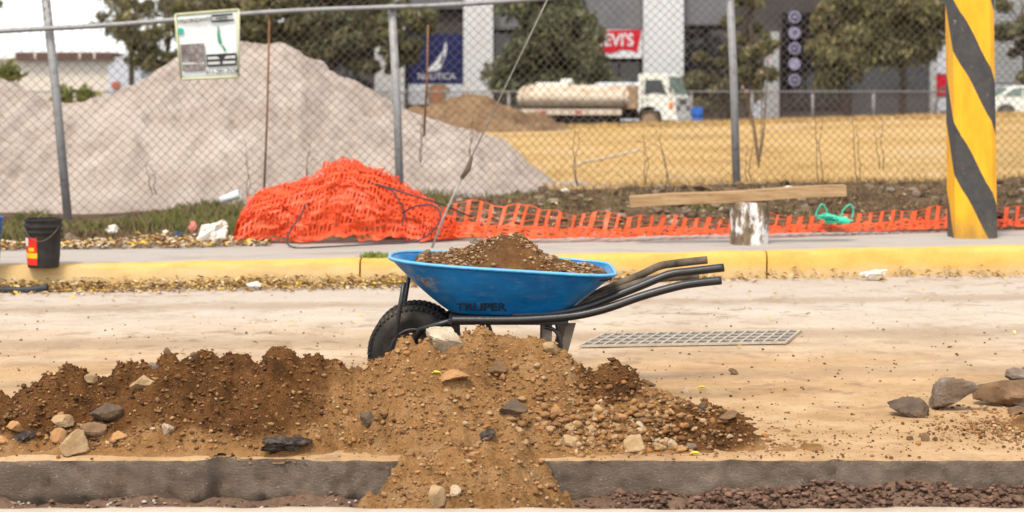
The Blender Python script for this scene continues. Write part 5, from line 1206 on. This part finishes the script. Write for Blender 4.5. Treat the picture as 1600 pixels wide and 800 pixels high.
# trees
pmat('bark', [(.07, .055, .042), (.13, .105, .08)], 3, (1, 1, .3), bs=.4, bscale=12, bdist=.04)
TN = 0
def tree(lab, px, D, top, bot, spread, pal, n, leaf, droop=.3, seed=0, clumps=34, trunk_r=.16, name='tree', shape='round', bend=0):
    global TN
    g = np.random.default_rng(seed + 1000); X = PX(px, D); zb = streetZ(X) if D > 68 else gz(X, D); zt = PZ(top, D); zc0 = PZ(bot, D); rw_ = spread * D / F
    t = thing(name, lab, 'tree', (X, D, zb), 'trees in front of the shops')
    cl = []
    while len(cl) < clumps:
        u = g.uniform(-1, 1, 3)
        if shape == 'cone': lim = 1.0 - .55 * (u[2] + 1) / 2
        else: lim = math.sqrt(max(0, 1 - u[2] ** 2 * .85))
        rr = math.hypot(u[0], u[1])
        if rr > lim: continue
        if rr < lim * .35 and g.random() < .5: continue
        cl.append((X + bend * (u[2] + 1) / 2 + u[0] * rw_, D + u[1] * rw_ * .7, (zc0 + zt) / 2 + u[2] * (zt - zc0) / 2, g.uniform(.13, .36) * min(rw_, 3.2)))
    mb = MB(); mid = zc0 + (zt - zc0) * .75
    mb.tube([(X, D, zb - .1), (X + .1 * g.normal(), D, lerp(zb, mid, .4)), (X + bend * .5 + .2 * g.normal(), D + .1, mid)], [trunk_r * 1.25, trunk_r, trunk_r * .35], 8)
    for c in cl[:14]:
        z0 = lerp(zb, mid, g.uniform(.35, .9)); mb.tube([(X + .1 * g.normal(), D, z0), (lerp(X, c[0], .5), lerp(D, c[1], .5), lerp(z0, c[2], .65)), c[:3]], [trunk_r * .4, trunk_r * .25, trunk_r * .08], 5)
    mb.build('trunk', 'bark', t, True)
    pal = np.array(pal) * 1.8; n = int(n * 1.9); leaf *= .72; per = n // clumps; Vs, Cs = [], []
    for c in cl:
        k = per; d = g.normal(size=(k, 3)); d /= np.linalg.norm(d, axis=1)[:, None]; r = c[3] * g.random(k)[:, None] ** .45
        p = np.array(c[:3]) + d * r * np.array([1.25, 1.1, .72]); p[:, 2] -= droop * np.abs(g.normal(size=k)) * c[3] * .5
        a_ = g.normal(size=(k, 3)); a_[:, 2] -= droop * 2.2; a_ /= np.linalg.norm(a_, axis=1)[:, None]; b_ = np.cross(a_, g.normal(size=(k, 3))); b_ /= np.linalg.norm(b_, axis=1)[:, None]
        l = leaf * g.uniform(.6, 1.5, k)[:, None]; q = np.stack([p - a_ * l, p + b_ * l * .38, p + a_ * l, p - b_ * l * .38], 1); Vs.append(q.reshape(-1, 3))
        col = np.array(pal)[g.integers(len(pal), size=k)] * g.uniform(.7, 1.3, k)[:, None] * g.uniform(.75, 1.25); Cs.append(np.repeat(col, 4, 0))
    V = np.concatenate(Vs); npmesh('crown', V, np.arange(len(V)).reshape(-1, 4), 'foliage', t, False, np.concatenate(Cs))
    return t
oli = [(.12, .115, .05), (.14, .135, .05), (.075, .08, .03), (.17, .15, .07)]; drk = [(.06, .07, .04), (.085, .095, .055), (.05, .055, .035), (.11, .115, .07)]; dry = [(.13, .11, .06), (.17, .14, .075), (.10, .095, .05), (.08, .07, .045)]
tree('sparse olive tree left of the gravel mound peak', 262, 96, -45, 112, 74, oli + dry, 3000, .26, .3, 1, 40)
tree('thin tree with sky showing through at the upper left', 205, 99, -60, 60, 60, dry + oli, 1000, .26, .2, 2, 26, name='tree')
tree('wide dusty tree behind the top of the gravel mound', 400, 95, -70, 110, 110, dry + oli, 9000, .28, .3, 3, 48)
tree('dark tree between the gravel mound and the middle fence post', 520, 94, -70, 150, 85, drk + dry, 8000, .27, .3, 4, 44)
tree('green tree just behind the middle fence post', 622, 93, -50, 110, 55, oli + drk, 5000, .24, .3, 5, 30)
tree('dense dark conifer-like tree behind the tanker truck', 868, 93, -70, 135, 98, drk + oli[:1], 14000, .25, .5, 6, 56, shape='cone')
tree('low rounded grey-green tree right of the truck cab', 1130, 92, 78, 178, 55, drk + dry, 5500, .22, .4, 7, 30)
tree('slender olive tree behind the right fence post', 1172, 91, -50, 150, 42, oli + dry, 4200, .24, .5, 8, 30)
tree('weeping olive tree in front of the round signs, left of the striped pole', 1322, 92, -60, 128, 60, oli + dry, 6500, .25, .9, 9, 34)
tree('wide weeping tree just left of the striped pole', 1410, 92, -90, 84, 105, oli + dry, 9500, .25, .9, 10, 40)
tree('grey-green tree at the right edge above the white car', 1605, 92, -60, 120, 46, drk + dry, 3600, .24, .5, 11, 26)
tree('leafy tree mostly outside the left edge of the picture', -50, 70, -120, 50, 60, oli, 2600, .16, .3, 12, 24)
for k, (lab, px, py, w_) in enumerate((('small green bush on the gravel mound beside the leaning post', 100, 150, 16), ('small green bush on the saddle of the gravel mound', 133, 146, 14), ('small yellow-green bush at the far left below the cream building', 15, 112, 18))):
    D = 30; X = PX(px, D); t = thing('bush', lab, 'bush', P(px, py + 14, D), 'small bushes behind the mound'); g = np.random.default_rng(70 + k); n_ = 260
    p = np.array(P(px, py + 2, D)) + g.normal(size=(n_, 3)) * np.array([w_ * .45, w_ * .4, w_ * .38]) * D / F; p[:, 2] = np.maximum(p[:, 2], P(px, py + 13, D).z); a_ = g.normal(size=(n_, 3)) * .05; b_ = g.normal(size=(n_, 3)) * .025; q = np.stack([p - a_, p + b_, p + a_, p - b_], 1).reshape(-1, 3)
    npmesh('leaves', q, np.arange(len(q)).reshape(-1, 4), 'foliage', t, False, np.repeat(np.array([(.16, .19, .05), (.22, .22, .07)])[g.integers(2, size=n_)], 4, 0)); MB().tube([P(px, py + 16, D), P(px + 1, py, D)], .012, 5).tube([P(px, py + 12, D), P(px + 5, py - 2, D)], .008, 5).build('stem', 'bark', t)
pk_ = thing('flowering_shrub', 'thin shrub with a few pink flowers right of the post above the plank', 'shrub', P(1185, 250, 24)); mb = MB()
fl_ = [(1200, 93), (1189, 112), (1166, 142), (1160, 136), (1175, 178), (1195, 165)]
for a_, b_ in fl_: mb.tube(spline([P(1185, 262, 24), P(lerp(1185, a_, .5) + 3, lerp(262, b_, .5), 24), P(a_, b_, 24)], 4), .008, 5)
mb.build('stem', 'dry_vine', pk_)
for a_, b_ in fl_:
    c = P(a_, b_, 24); MB().add([c + Vector((.035 * math.cos(q * .7854) * (1 if q % 2 else .5), -.01 * (q % 2), .035 * math.sin(q * .7854) * (1 if q % 2 else .5))) for q in range(8)] + [c + Vector((0, .02, 0))], [(q, (q + 1) % 8, 8) for q in range(8)]).build('flower', 'petal_pink' if 'petal_pink' in MATS else pmat('petal_pink', [(.68, .42, .48), (.72, .5, .55)], 4, bs=0), pk_)
